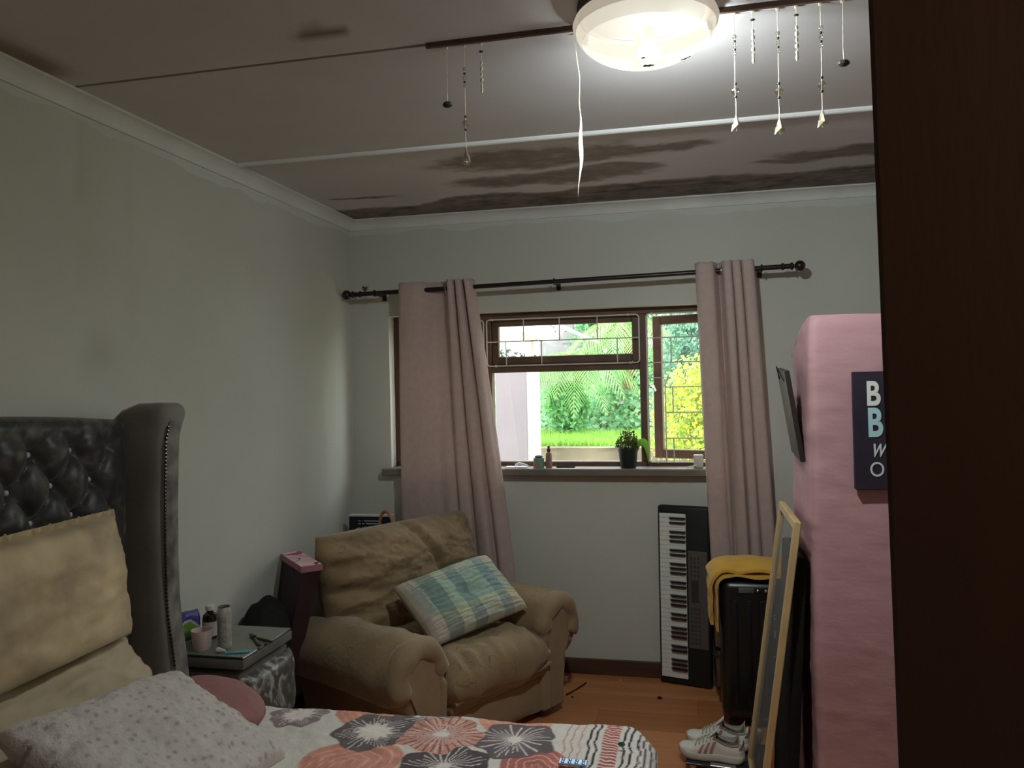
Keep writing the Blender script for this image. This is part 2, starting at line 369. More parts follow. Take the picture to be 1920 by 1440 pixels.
# cornices
def cornice(name, p0, p1, inward, label):
    prof = []
    W_, H_ = 0.056, 0.057
    for k in range(9):
        a = math.pi / 2 * k / 8
        prof.append((W_ - W_ * 0.82 * math.sin(a) if k else W_, -H_ * 0.0 - H_ * 0.82 * (1 - math.cos(a))))
    prof = [(0, 0), (W_, 0), (W_, -0.008)] + [(W_ - 0.010 - (W_ - 0.020) * (math.sin(math.pi/2*k/6)) ** 1.25, -0.010 - (H_ - 0.020) * (1 - math.cos(math.pi/2*k/6)) ** 0.8) for k in range(7)] + [(0.010, -H_), (0, -H_)]
    p0 = Vector(p0); p1 = Vector(p1); inw = Vector(inward); mb = MB(); n = len(prof)
    vs = []
    for p, mit in ((p0, 0), (p1, 1)):
        for (d_, z_) in prof:
            q = p + inw * d_ + Vector((0, 0, z_)); 
            vs.append(q)
    fs = [(i, (i+1) % n, (i+1) % n + n, i + n) for i in range(n)] + [tuple(range(n))[::-1], tuple(range(n, 2*n))]
    mb.add(vs, fs)
    return struct(mb.build(name, M['cornice'], sharp=0.9), label)
cornice('trim_3', (XL, YF, ZC), (XL, D, ZC), (1, 0, 0), 'white cornice above the left wall')
cornice('trim_4', (XL + 0.002, D, ZC), (XR, D, ZC), (0, -1, 0), 'white cornice above the window wall')

# walls
struct(MB().box((XL - 0.12, YF - 0.1, 0), (XL, D + 0.2, ZC)).build('wall_left', M['wall'], smooth=False), 'plain pale plaster wall behind the bed')
WX0, WX1, WZ0, WZ1 = -1.70, 0.335, 1.10, 2.0
wbk = MB()
wbk.box((XL, D, 0), (WX0, D + 0.2, ZC)); wbk.box((WX1, D, 0), (XR, D + 0.2, ZC)); wbk.box((WX0, D, 0), (WX1, D + 0.2, WZ0)); wbk.box((WX0, D, WZ1), (WX1, D + 0.2, ZC))
struct(wbk.build('wall_back', M['wall'], smooth=False), 'pale plaster wall around the window')
struct(MB().box((XR, YF - 0.1, 0), (XR + 0.12, D + 0.2, ZC)).build('wall_right', M['wall'], smooth=False), 'plain plaster side wall')
struct(MB().box((XL, YF - 0.12, 0), (XR, YF, ZC)).build('wall_front', M['wall'], smooth=False), 'plain plaster wall')
struct(MB().rbox((XL, D - 0.016, 0.0), (XR, D - 0.0002, 0.085), 0.004, 1).build('baseboard_back', M['skirt']), 'dark wooden baseboard under the window')
struct(MB().rbox((XL + 0.0002, YF, 0.0), (XL + 0.016, D - 0.017, 0.085), 0.004, 1).build('baseboard_left', M['skirt']))

# pink half-height partition with rough plaster
def pink_wall():
    X0, X1, Y0, Y1, Z1 = 0.405, XR - 0.001, 2.95, 3.46, 1.815
    mb = MB()
    # profile around left end in xy (rounded corners), extruded in z with rounded top
    ring = []
    r = 0.03
    def arc(cx, cy, a0, a1, n=5):
        return [(cx + r * math.cos(R_(a0 + (a1 - a0) * k / n)), cy + r * math.sin(R_(a0 + (a1 - a0) * k / n)), (cx, cy)) for k in range(n + 1)]
    pts = [(X1 - (X1 - X0 - r) * k / 60, Y0) for k in range(60)]
    pts += [(a, b) for a, b, _ in arc(X0 + r, Y0 + r, 270, 180)]
    pts += [(X0, Y0 + r + (Y1 - Y0 - 2 * r) * k / 22) for k in range(1, 22)]
    pts += [(a, b) for a, b, _ in arc(X0 + r, Y1 - r, 180, 90)]
    pts += [(X0 + r + (X1 - X0 - r) * k / 60, Y1) for k in range(1, 61)]
    zs = [0.0] + [k * 0.02 for k in range(1, 91)] + [Z1]
    n = len(pts); vs = []; fs = []
    for k, z in enumerate(zs):
        for (x, y) in pts:
            a = 0.0030 * fbm(x * 5 + y * 3, z * 11, 1.3) + 0.008 * nz(x * 2.2, z * 2.2, y * 2) + 0.0030 * max(0, fbm(x * 9, z * 24, y * 9)) ** 1.5 * 2
            # back top of the end rounds away
            zz = z
            if z > 1.6: zz = min(z, Z1 - 0.13 * sm(Y0 + 0.10, Y1, y) * (1 - sm(X0 + 0.10, X0 + 0.5, x)) + 0.006 * nz(x * 6, y * 6))
            e = 0.012 * sm(Z1 - 0.03, Z1, z)
            dx = (1 if x < X0 + r else 0); dy = -1 if y < (Y0 + Y1) / 2 else 1
            ox = -a if x < X0 + 0.02 else 0; oy = a * dy if x > X0 + 0.005 else 0
            vs.append((x + (e if dx else 0) + ox, y - dy * e + oy, zz))
    for k in range(len(zs) - 1):
        for j in range(n - 1): fs.append((k*n+j, k*n+j+1, (k+1)*n+j+1, (k+1)*n+j))
    # top cap: pair points front/back
    o = (len(zs) - 1) * n; fs.append(tuple(o + j for j in range(n)))
    mb.add(vs, fs)
    return mb.build('wall_partition', M['pink'], sharp=1.2)
struct(pink_wall(), 'rough pink half height partition wall')

# near door leaf
dr = struct(MB().rbox((0, 0, 0), (0.82, 0.04, 2.06), 0.003, 1).build('door_1', M['door']), 'dark brown wooden door leaf standing open')
dr.location = (0.158, 0.6, 0.012); dr.rotation_euler = (0, R_(-0.96), R_(-15))
MB().tube([(0.75, -0.005, 1.02), (0.75, -0.05, 1.02), (0.64, -0.05, 1.02)], 0.009, 8).build('door_handle', M['silver'], dr)

# ------------------------------------------------------------------ window
win = bpy.data.objects.new('window_1', None); COL.objects.link(win); win.location = (0, 4.43, 1.13); struct(win, 'brown wooden window with one casement open and white burglar bars')
FY0, FY1 = 0.0, 0.075
ZB, ZT = 0.0, 0.87         # frame z range
fm = MB()
X0, X1 = -1.70, 0.335
def member(mb, x0, x1, z0, z1, y0=FY0, y1=FY1): mb.rbox((x0, y0, z0), (x1, y1, z1), 0.004, 1)
member(fm, X0, X1, 0.835, 0.872); member(fm, X0, X1, -0.03, 0.024); member(fm, X0, X0 + 0.045, 0.024, 0.835); member(fm, X1 - 0.045, X1, 0.024, 0.835)
member(fm, -1.157, -1.112, 0.024, 0.835); member(fm, -0.274, -0.229, 0.024, 0.835); member(fm, -1.112, -0.274, 0.530, 0.576)
fm.build('window_frame', M['winwood'], win)
def sash(name, w_, h_, st, M_, parent=win, bot=None):
    b = bot or st
    s_ = MB(); s_.rbox((0, 0, 0), (st, 0.04, h_), 0.004, 1, M_); s_.rbox((w_ - st, 0, 0), (w_, 0.04, h_), 0.004, 1, M_)
    s_.rbox((st, 0, 0), (w_ - st, 0.04, b), 0.004, 1, M_); s_.rbox((st, 0, h_ - st), (w_ - st, 0.04, h_), 0.004, 1, M_)
    so = s_.build(name, M['winwood'], parent)
    MB().box((st - 0.005, 0.018, b - 0.005), (w_ - st + 0.005, 0.022, h_ - st + 0.005), M_).build('pane', M['pane'], so, smooth=False)
    return so
sash('fanlight_sash', 0.838, 0.259, 0.04, T(-1.112, 0.022, 0.576), bot=0.044)
MB().box((-1.114, 0.035, 0.022), (-0.272, 0.039, 0.532)).build('pane', M['pane'], win, smooth=False)
sash('casement_sash', 0.498, 0.811, 0.05, T(-1.655, 0.022, 0.024))
sash('casement_sash', 0.519, 0.809, 0.05, T(0.290, 0.045, 0.025) @ RZ(-15.5) @ T(-0.519, 0, 0))
MB().tube([(-0.218, 0.070, 0.43), (-0.205, 0.095, 0.437), (-0.195, 0.12, 0.41)], 0.006, 6).build('casement_latch', M['silver'], win)
# burglar bars on the room side
GY = -0.016
def bars(lines, corners, name='burglar_bars'):
    root = MB()
    x0, x1, z0, z1 = corners; r = 0.018; loop = []
    for cx, cz, a0 in ((x1 - r, z1 - r, 0), (x0 + r, z1 - r, 90), (x0 + r, z0 + r, 180), (x1 - r, z0 + r, 270)):
        for k in range(5):
            a = R_(a0 + 90 * k / 4); loop.append((cx + r * math.cos(a), GY, cz + r * math.sin(a)))
    root.tube(loop, 0.0042, 6, closed=True)
    o = root.build(name, M['grille'], win)
    for ln in lines: MB().tube([(p[0], GY, p[1]) for p in ln], 0.0036, 6).build('bar', M['grille'], o)
    for (x, z) in ((x0 + 0.03, z1), (x1 - 0.06, z1), (x0 + 0.05, z0), (x1 - 0.05, z0)):
        MB().rbox((x - 0.006, GY - 0.004, z - 0.006), (x + 0.006, 0.0, z + 0.006), 0.002, 1).build('fixing_tab', M['grille'], o)
    return o
hz = 0.705
bars([[(-1.132, hz), (-0.272, hz)]] + [[(x, hz), (x, 0.832)] for x in (-0.917, -0.712, -0.500)] + [[(x, hz), (x, 0.568)] for x in (-1.02, -0.816, -0.392)], (-1.132, -0.272, 0.568, 0.832))
def side_lines(xs, sg):
    f = lambda x: xs + sg * x
    return [[(f(0), 0.70), (f(0.50), 0.70)], [(f(0), 0.565), (f(0.50), 0.565)], [(f(0.13), 0.70), (f(0.13), 0.565)], [(f(0), 0.482), (f(0.085), 0.482), (f(0.095), 0.470), (f(0.095), 0.022)],
            [(f(0.095), 0.430), (f(0.50), 0.430)], [(f(0.095), 0.292), (f(0.50), 0.292)], [(f(0.095), 0.152), (f(0.50), 0.152)], [(f(0.135), 0.430), (f(0.135), 0.292)], [(f(0.135), 0.152), (f(0.135), 0.022)],
            [(f(0.30), 0.832), (f(0.30), 0.70)], [(f(0.30), 0.565), (f(0.30), 0.43)], [(f(0.30), 0.292), (f(0.30), 0.152)]]
bars(side_lines(-0.232, 1), (-0.232, 0.285, 0.022, 0.832))
bars(side_lines(-1.150, -1), (-1.655, -1.150, 0.022, 0.832))
sl = MB(); prof = [(4.285, 1.092), (4.285, 1.122), (4.291, 1.128), (4.429, 1.128), (4.429, 1.101), (4.352, 1.101), (4.349, 1.088), (4.29, 1.088)]
n = len(prof); xs = (-1.735, 0.365)
sl.add([(xs[0], a, b) for a, b in prof] + [(xs[1], a, b) for a, b in prof], [tuple(range(n)), tuple(range(n, 2*n))[::-1]] + [(i, i+n, (i+1) % n+n, (i+1) % n) for i in range(n)])
for i, v in enumerate(sl.v):   # the part inside the reveal is narrower than the nosing
    if v[1] > 4.345: sl.v[i] = (max(min(v[0], 0.334), -1.699), v[1], v[2])
struct(sl.build('trim_5', M['sill'], smooth=False), 'grey brown window sill with projecting nosing')

# ------------------------------------------------------------------ ceiling lamp
lp = thing('ceiling_lamp', 'round frosted glass bowl lamp, switched on, on the ceiling', 'ceiling lamp', LAMP)
MB().lathe([(0.150, -0.0), (0.168, -0.0005), (0.172, -0.008), (0.172, -0.034), (0.166, -0.038), (0.150, -0.038)], 48, cap=False).build('base_plate', M['dkbatten'], lp)
MB().lathe([(0, -0.030), (0.151, -0.030), (0.151, -0.034), (0, -0.034)], 48).build('dark_plate', M['plateblack'], lp)
MB().grid(24, 6, lambda u, v: (0.005 + 0.039 * math.cos(R_(130 + 200 * u)), 0.080 + 0.039 * math.sin(R_(130 + 200 * u)), -0.036 - 0.103 * v)).build('light_blocker', M['blocker'], lp)  # added screen beside the bulb, dims the bed side of the room
bowl = MB(); pr = []
for k in range(15):
    t = k / 14; pr.append((0.176 * math.sin(math.pi / 2 * (1 - t)) ** 0.9 if t < 1 else 0.0, -0.072 - 0.083 * math.sin(math.pi / 2 * t) ** 1.25))
MB().lathe([(0.168, -0.0385), (0.179, -0.044), (0.184, -0.056), (0.182, -0.066), (0.176, -0.0718)], 48, cap=False).build('bowl_rim', M['bowlrim'], lp, sharp=1.5)
ks = max(i for i, p in enumerate(pr) if p[1] > -0.108)
MB().lathe(pr[:ks + 1], 48, cap=False).build('bowl_shoulder', M['bowlshoulder'], lp, sharp=1.5)
bowl.lathe(pr[ks:], 48, cap=False); bowl.build('bowl', M['bowl'], lp, sharp=1.5)
MB().lathe([(0.014, -0.035), (0.016, -0.06), (0.012, -0.082)], 12, T(0.005, 0.080, 0)).build('bulb_holder', M['plateblack'], lp)
MB().ball((0.005, 0.080, -0.100), 0.026, 14, 10, (1.3, 1, 1.0)).build('bulb', M['bulb'], lp)
for a in (270, 25, 155):
    MB().rbox((0.166, -0.008, -0.062), (0.187, 0.008, -0.036), 0.003, 1, RZ(a)).build('clip', M['stonebead'], lp)
MB().add([(-0.006, -0.188, -0.02), (0.006, -0.188, -0.02), (0.011, -0.190, -0.072), (-0.011, -0.190, -0.072), (-0.006, -0.182, -0.02), (0.006, -0.182, -0.02), (0.011, -0.184, -0.072), (-0.011, -0.184, -0.072)],
         [(0,1,2,3),(7,6,5,4),(0,4,5,1),(1,5,6,2),(2,6,7,3),(3,7,4,0)]).build('clip', M['stonebead'], lp)
def flake(cx, cy, sx_, sy_, a, seed):
    mb = MB(); vs = []; k = 14
    for ring in (0.0, 1.0):
        for j in range(k):
            t = 2 * math.pi * j / k; q = ring * (0.7 + 0.5 * nz(math.cos(t) * 2 + seed, math.sin(t) * 2)) 
            x_, y_ = sx_ * q * math.cos(t), sy_ * q * math.sin(t)
            X, Y = cx + x_ * math.cos(a) - y_ * math.sin(a), cy + x_ * math.sin(a) + y_ * math.cos(a)
            rr = min(0.175, math.hypot(X, Y)); t_ = 1 - math.asin(min(1, (rr / 0.176) ** (1 / 0.9))) / (math.pi / 2)
            vs.append((X, Y, -0.0735 - 0.083 * math.sin(math.pi / 2 * t_) ** 1.25))
    mb.add(vs, [(j, (j+1) % k, k + (j+1) % k, k + j) for j in range(k)])
    mb.build('grime_flake', M['dkbatten'], lp)
flake(0.006, 0.022, 0.02, 0.012, 0.2, 1.0); flake(0.10, 0.055, 0.022, 0.012, 0.6, 4.0); flake(-0.005, -0.03, 0.008, 0.006, 0, 8.0)

# ------------------------------------------------------------------ hanging strings
def bead_string(x, z_end, kind, label, y=2.190):
    r = thing('bead_string', label, 'ornament', (x, y, ZC), group='strings hanging from the ceiling batten')
    L = ZC - z_end; wob = [(0.002 * nz(x * 9, k * 1.3), 0.002 * nz(x * 7 + 5, k * 1.1), -L * k / 8) for k in range(9)]
    MB().tube(wob, 0.0011 if kind != 'ribbon' else 0.0012, 5).build('string', M['string'], r)
    MB().rbox((-0.004, -0.004, -0.006), (0.004, 0.004, -0.0002), 0.001, 1).build('pin', M['string'], r)
    def bead(z, rad, m, sc=(1, 1, 1)): MB().ball((0, 0, z), rad, 10, 8, sc).build('bead', M[m], r)
    if kind == 'stone':
        MB().ball((0, 0, -L), 0.013, 8, 5, (1.2, 0.9, 0.7)).build('stone_drop', M['stonebead'], r)
    elif kind == 'drop':
        for f_, rd, m_ in ((0.20, 0.006, 'clear'), (0.24, 0.004, 'stonebead'), (0.275, 0.006, 'clear'), (0.31, 0.004, 'stonebead'), (0.345, 0.005, 'clear'), (0.60, 0.004, 'stonebead'), (0.66, 0.0105, 'clear'), (0.71, 0.004, 'stonebead')):
            bead(-L * f_, rd, m_)
        MB().lathe([(0.0, 0.034), (0.003, 0.03), (0.005, 0.018), (0.012, 0.0), (0.012, -0.006), (0.006, -0.014), (0, -0.016)], 8, T(0.001, 0, -L + 0.012)).build('crystal_drop', M['clear'], r)
        MB().add([(-0.010, 0, 0.008), (0.0, 0, 0.034), (-0.002, 0.006, 0.03), (-0.013, 0.003, -0.010), (0.004, -0.008, 0.004)], [(0, 1, 2), (0, 3, 4), (1, 4, 3, 2)], T(0, 0, -L + 0.01)).build('torn_ribbon', M['string'], r)
    elif kind == 'shell':
        for k in range(5): bead(-L * (0.42 + 0.12 * k), 0.0042 + 0.001 * (k % 2), 'shellbead', (1, 0.6, 1.3))
        bead(-L * 0.18, 0.005, 'stonebead', (1.3, 1, 0.6)); bead(-L, 0.004, 'shellbead', (1, 0.7, 2.4))
    return r
STR = [(-0.662, 2.400, 'stone', 'white string ending in a dark stone at the broken end of the batten'),
       (-0.610, 2.225, 'drop', 'long beaded string with a clear drop, beside the dark stone string far from the lamp'),
       (-0.560, 2.430, 'shell', 'short string of pale shells, next to the torn ribbon'),
       (0.131, 2.253, 'drop', 'beaded crystal string hanging closest to the glass lamp'),
       (0.178, 2.435, 'shell', 'short shell string between the first and second long crystal strings beside the lamp'),
       (0.240, 2.235, 'drop', 'longest beaded crystal string, middle of three beside the lamp'),
       (0.287, 2.430, 'shell', 'short shell string between the second and third long crystal strings beside the lamp'),
       (0.346, 2.243, 'drop', 'beaded crystal string nearest the dark door'),
       (0.400, 2.403, 'stone', 'string ending in a dark stone, next to the dark door')]
for a in STR: bead_string(*a)
rb = thing('torn_ribbon', 'long torn cream ribbon twisting down from the ceiling beside the lamp', 'ribbon', (-0.294, 2.20, ZC))
rbm = MB(); Lr = 0.47
def rib(u, v):
    z = -Lr * v; wd = 0.0015 + 0.007 * math.exp(-((v - 0.68) / 0.14) ** 2) * 1.0
    tw = 5 * v + 1.2 * math.sin(6 * v); cx = 0.012 * math.sin(3.1 * v) + 0.006 * nz(v * 6, 2)
    return (cx + (u - 0.5) * 2 * wd * math.cos(tw * 0.4), (u - 0.5) * 2 * wd * math.sin(tw * 0.4) + 0.004 * nz(v * 5, 9), z)
rbm.grid(4, 60, rib); rbm.build('ribbon', M['string'], rb)
MB().rbox((-0.004, -0.004, -0.006), (0.004, 0.004, -0.0002), 0.001, 1).build('pin', M['string'], rb)

# ------------------------------------------------------------------ curtain rod and curtains
RY_ = 4.20; RZ0, RZ1 = 2.118, 2.154; RX0, RX1 = -1.855, 0.508
def rod_z(x): return RZ0 + (RZ1 - RZ0) * (x - RX0) / (RX1 - RX0)
rd = thing('curtain_rod', 'dark metal curtain rod with ball finials above the window', 'curtain rod', (0, RY_, 0))
MB().tube([(RX0, 0, RZ0), (RX1, 0, RZ1)], 0.0125, 14).build('rod', M['rod'], rd)
for x, sg in ((RX0, -1), (RX1, 1)):
    z = rod_z(x)
    MB().lathe([(0.0125, -0.055), (0.018, -0.052), (0.018, -0.044), (0.0135, -0.040), (0.0135, -0.012), (0.019, -0.008), (0.019, 0.0), (0.008, 0.006), (0.009, 0.012)], 16, T(x, 0, z) @ RY(90 * sg)).ball((x + sg * 0.034, 0, z), 0.027, 18, 12).build('finial', M['rod'], rd)
for x in (-1.72, -0.70, 0.36):
    z = rod_z(x)
    MB().tube([(x, 0, z - 0.006), (x, 0.10, z - 0.006), (x, 0.145, z - 0.006)], 0.007, 8).rbox((x - 0.012, 0.143, z - 0.03), (x + 0.012, 0.1505, z + 0.02), 0.002, 1).tube([(x, 0.0165 * math.sin(R_(a)), z + 0.0165 * math.cos(R_(a))) for a in range(0, 360, 30)], 0.004, 6, closed=True).build('bracket', M['rod'], rd)

def catmull(P, n):
    P = [np.array(p, float) for p in P]; out = []
    P = [2 * P[0] - P[1]] + P + [2 * P[-1] - P[-2]]
    for i in range(1, len(P) - 2):
        for k in range(n):
            t = k / n
            out.append(0.5 * ((2 * P[i]) + (P[i+1] - P[i-1]) * t + (2*P[i-1] - 5*P[i] + 4*P[i+1] - P[i+2]) * t*t + (3*P[i] - P[i-1] - 3*P[i+1] + P[i+2]) * t**3))
    out.append(P[-2]); return out
def curtain(name, cols, zbot, label, seed, rings):
    # cols: (x_top, y_top, x_bottom, y_bottom), bottom given at floor level
    C = catmull(cols, 5); nx = len(C) - 1; nzr = 70
    root = thing(name, label, 'curtain', ((cols[0][2] + cols[-1][2]) / 2, RY_, 0), group=None); ox = root.location.x
    th = 0.0022
    def P(i, v):
        c = C[i]; zt = rod_z(c[0]) + 0.043 + 0.003 * math.sin(i * 1.3) ; z = zbot + (zt - zbot) * (1 - v)
        e = v ** 0.9; x = c[0] + (c[2] - c[0]) * e; y = c[1] * (1 - sm(0.0, 0.9, v)) + c[3] * sm(0.0, 0.9, v)
        y += 0.012 * nz(i * 0.22, v * 2.2, seed) * sm(0.05, 0.4, v); x += 0.006 * nz(i * 0.2 + 7, v * 2.0, seed) * sm(0.1, 0.4, v)
        return Vector((x - ox, y, z))
    pts = [[P(i, j / nzr) for i in range(nx + 1)] for j in range(nzr + 1)]
    vs = []; fs = []
    for side in (0, 1):
        for j in range(nzr + 1):
            for i in range(nx + 1):
                t = pts[j][min(i + 1, nx)] - pts[j][max(i - 1, 0)]; nrm = Vector((t.y, -t.x, 0)).normalized()
                vs.append(pts[j][i] + nrm * (th * (1 if side == 0 else -1)))
    N = (nx + 1) * (nzr + 1)
    for j in range(nzr):
        for i in range(nx):
            a = j * (nx + 1) + i; q = (a, a + 1, a + nx + 2, a + nx + 1)
            fs.append(q); fs.append(tuple(N + k for k in q[::-1]))
    for j in range(nzr):
        for i in (0, nx):
            a = j * (nx + 1) + i; b = a + nx + 1; fs.append((a, b, N + b, N + a))
    for i in range(nx):
        for j in (0, nzr):
            a = j * (nx + 1) + i; fs.append((a, a + 1, N + a + 1, N + a))
    mb = MB(); mb.add(vs, fs); mb.build('cloth', M['curtain'], root, sharp=2.0)
    for (x, ang) in rings:
        z = rod_z(x)
        MB().tube([(0.023 * math.cos(R_(a)), 0, 0.023 * math.sin(R_(a))) for a in range(0, 360, 20)], 0.0035, 6, closed=True, M=T(x - ox, 0, z) @ RZ(ang)).build('eyelet', M['silver'], root)
    return root
k_ = 0.988
Lc = [(-1.594,.03,-1.64,.05),(-1.578,-.03,-1.61,.035),(-1.50,-.042,-1.53,.04),(-1.455,-.022,-1.47,.05),(-1.40,.03,-1.40,.055),(-1.345,.03,-1.33,.04),(-1.312,0,-1.27,.05),(-1.295,-.05,-1.24,.03),(-1.272,-.045,-1.18,.03),(-1.262,.01,-1.16,.06),
      (-1.25,-.05,-1.13,.03),(-1.225,-.05,-1.06,.02),(-1.215,.01,-1.03,.055),(-1.20,-.05,-1.0,.03),(-1.175,-.035,-.95,.03),(-1.163,.02,-.91,.055)]
curtain('curtain', [(a*k_, b, c*k_, d) for a, b, c, d in Lc], 0.012, 'mauve curtain behind the armchair, drawn on the rod near the bed', 1.0, [(-1.437, 55), (-1.297, 80), (-1.252, 85), (-1.205, 85)])
Rc = [(.033,.02,.10,.05),(.045,-.045,.115,.03),(.11,-.047,.185,.03),(.132,-.005,.21,.05),(.15,.035,.23,.065),(.165,0,.245,.05),(.175,-.05,.26,.03),(.205,-.05,.295,.03),(.215,-.01,.31,.06),(.222,-.05,.32,.03),(.25,-.05,.355,.03),(.262,-.01,.37,.06),(.27,-.05,.38,.03),(.315,-.045,.425,.03),(.327,.02,.44,.055)]
curtain('curtain', [(a*k_, b, c*k_, d) for a, b, c, d in Rc], 0.012, 'narrow mauve curtain hanging behind the yellow towel', 2.0, [(0.133, 75), (0.165, 80), (0.212, 85), (0.26, 85)])
# twine bow on the rod
bw = MB(); bx, bz = -1.775, rod_z(-1.775) + 0.0135
for k in range(5):
    a = k * 1.3
    bw.tube([(bx + 0.004 * math.cos(a), RY_, bz), (bx + 0.018 * math.cos(a + 1), RY_ - 0.008, bz + 0.016), (bx + 0.020 * math.cos(a + 2.2), RY_ - 0.004, bz + 0.028), (bx + 0.006 * math.cos(a), RY_, bz + 0.010)], 0.0022, 5)
tag(bw.build('twine_knot', mat('brown_twine', (92, 74, 56), 0.9, 0.2, 40)), 'frayed brown twine knotted on the end of the curtain rod', 'twine')

# ------------------------------------------------------------------ bed
BT = 0.585
bed = thing('bed', 'double bed with dark tufted winged headboard', 'bed', (-1.0, 1.6, 0))
def bl(x, y, z): return (x + 1.0, y - 1.6, z)
MB().rbox(bl(-1.80, 0.93, 0.05), bl(-0.16, 2.25, 0.30), 0.02, 2).build('bed_base', M['velvetside'], bed)
MB().rbox(bl(-1.79, 0.90, 0.302), bl(-0.15, 2.29, 0.565), 0.05, 3).build('mattress', M['mattress'], bed)
for x in (-1.72, -0.26):
    for y in (1.02, 2.16): MB().rbox(bl(x - 0.03, y - 0.03, 0.001), bl(x + 0.03, y + 0.03, 0.055), 0.005, 1).build('leg', M['door'], bed)
# tufted panel
SY, SZ = 0.156, 0.197
def tuft(y, z):
    a = (y - 2.005) / SY; b = (z - 1.325) / SZ
    u, v = a + b, a - b
    p = abs(math.sin(math.pi * u) * math.sin(math.pi * v)) ** 0.42
    e = sm(2.30, 2.20, y) * sm(0.9, 1.0, y) * (1 - sm(1.43, 1.5, z))
    du, dv = abs(u - round(u)), abs(v - round(v)); but = math.exp(-(du * du + dv * dv) / 0.02)
    flat = 0.62
    return 0.048 * (p * e + flat * (1 - e)) - 0.016 * but * e + 0.003 * fbm(y * 18, z * 18) 
def top_z(y): return 1.502 + 0.04 * (1 - ((y - 1.6) / 0.75) ** 2)
hp = MB(); NY, NZ_ = 190, 150
def hb(u, v):
    y = 0.93 + 1.40 * u; zt = top_z(y); z = 0.25 + (zt - 0.25) * v
    x = -1.862 + tuft(y, min(z, zt)) 
    r_ = zt - z
    if r_ < 0.04: x -= 0.045 * (1 - math.sqrt(max(0, 1 - (1 - r_ / 0.04) ** 2)))
    return bl(x, y, z)
hp.grid(NY, NZ_, hb)
def hbb(u, v):
    y = 0.93 + 1.40 * u; zt = top_z(y); z = 0.25 + (zt - 0.25) * v; return bl(-1.915, y, z)
hp.grid(NY, 2, hbb, flip=True)
hp.grid(NY, 2, lambda u, v: tuple(Vector(hb(u, 1)) * (1 - v) + Vector(hbb(u, 1)) * v))
hp.build('headboard_panel', M['velvetdk'], bed, sharp=1.5)
for i in range(-7, 3):
    for j in range(-9, 10):
        a = i / 2; b = j / 2
        if (i + j) % 2: continue
        y = 2.005 + a * SY; z = 1.325 + b * SZ
        if 1.0 < y < 2.17 and 0.95 < z < 1.44:
            u, v = a + b, a - b
            if abs(u - round(u)) > 0.01: continue
            MB().ball(bl(-1.862 + tuft(y, z) + 0.0175, y, z), 0.009, 10, 6, (0.8, 1, 1)).build('button', M['crystal'], bed)
# wings: cross-section in xy, swept up with a rolled top
def wing(yc, sg):
    mb = MB(); prof = [(-1.925, 0.04), (-1.925, -0.035), (-1.86, -0.045), (-1.80, -0.047), (-1.75, -0.047), (-1.715, -0.046), (-1.70, -0.040), (-1.690, -0.028), (-1.686, -0.01), (-1.686, 0.025), (-1.692, 0.038), (-1.71, 0.045), (-1.80, 0.045)]
    zs = [0.02, 0.3, 0.6, 0.8, 1.0, 1.2, 1.35, 1.42, 1.46, 1.49, 1.51, 1.53, 1.545, 1.556, 1.56]
    n = len(prof); vs = []; fs = []
    for k, z in enumerate(zs):
        sc = 1 + 0.35 * math.exp(-((z - 1.525) / 0.04) ** 2); 
        if z > 1.545: sc *= (0.9 if z < 1.558 else 0.62)
        fl_ = 0.012 * sm(1.1, 1.54, z); ds = 0.018 * sm(1.42, 1.53, z)
        for (x, y) in prof:
            xx = x + (fl_ - 0.010 + 0.03 * sm(0.95, 0.6, z) + 0.006 * nz(z * 5, y * 9)) * sm(-1.9, -1.7, x)
            vs.append(bl(xx, yc + sg * (y * sc + ds * 1.6), z - 0.07 * sm(-1.80, -1.93, x) ** 1.5 * sm(1.3, 1.56, z) - 0.012 * sm(-1.72, -1.686, x) * sm(1.5, 1.56, z)))
    for k in range(len(zs) - 1):
        for j in range(n): fs.append((k*n+j, k*n+(j+1) % n, (k+1)*n+(j+1) % n, (k+1)*n+j))
    fs.append(tuple(range(n))[::-1]); fs.append(tuple((len(zs)-1)*n+j for j in range(n)))
    mb.add(vs, fs); wo = mb.build('headboard_wing', M['velvetside'], bed, sharp=1.3)
    # silvery front strip and studs
    st = MB(); vs = []; fs = []
    for k in range(31):
        z = 0.60 + 0.90 * k / 30; fl_ = 0.012 * sm(1.1, 1.54, z); q = 0.006 * sm(1.38, 1.5, z)
        for (y, xx) in ((-0.030, -1.689), (-0.015, -1.681), (0.015, -1.681), (0.035, -1.689)):
            vs.append(bl(xx + fl_ - 0.006 + 0.03 * sm(0.95, 0.6, z) + 0.004 * nz(z * 9, y * 30), yc + sg * (y + (0.012 + q) * sm(1.42, 1.5, z)), z))
    for k in range(30):
        for j in range(3): fs.append((k*4+j, k*4+j+1, (k+1)*4+j+1, (k+1)*4+j))
    st.add(vs, fs); st.build('front_panel', M['velvetlt'], wo, sharp=1.5)
    sd = MB()
    for k in range(64):
        z = 0.70 + 0.78 * k / 63; fl_ = 0.012 * sm(1.1, 1.54, z)
        sd.ball(bl(-1.688 + fl_ - 0.006 + 0.03 * sm(0.95, 0.6, z), yc + sg * (-0.035 + 0.016 * sm(1.42, 1.5, z)), z), 0.0052, 6, 4)
    so = sd.build('stud_row', M['stud'], wo); so['kind'] = 'stuff'
wing(2.338, 1); wing(0.89, -1)

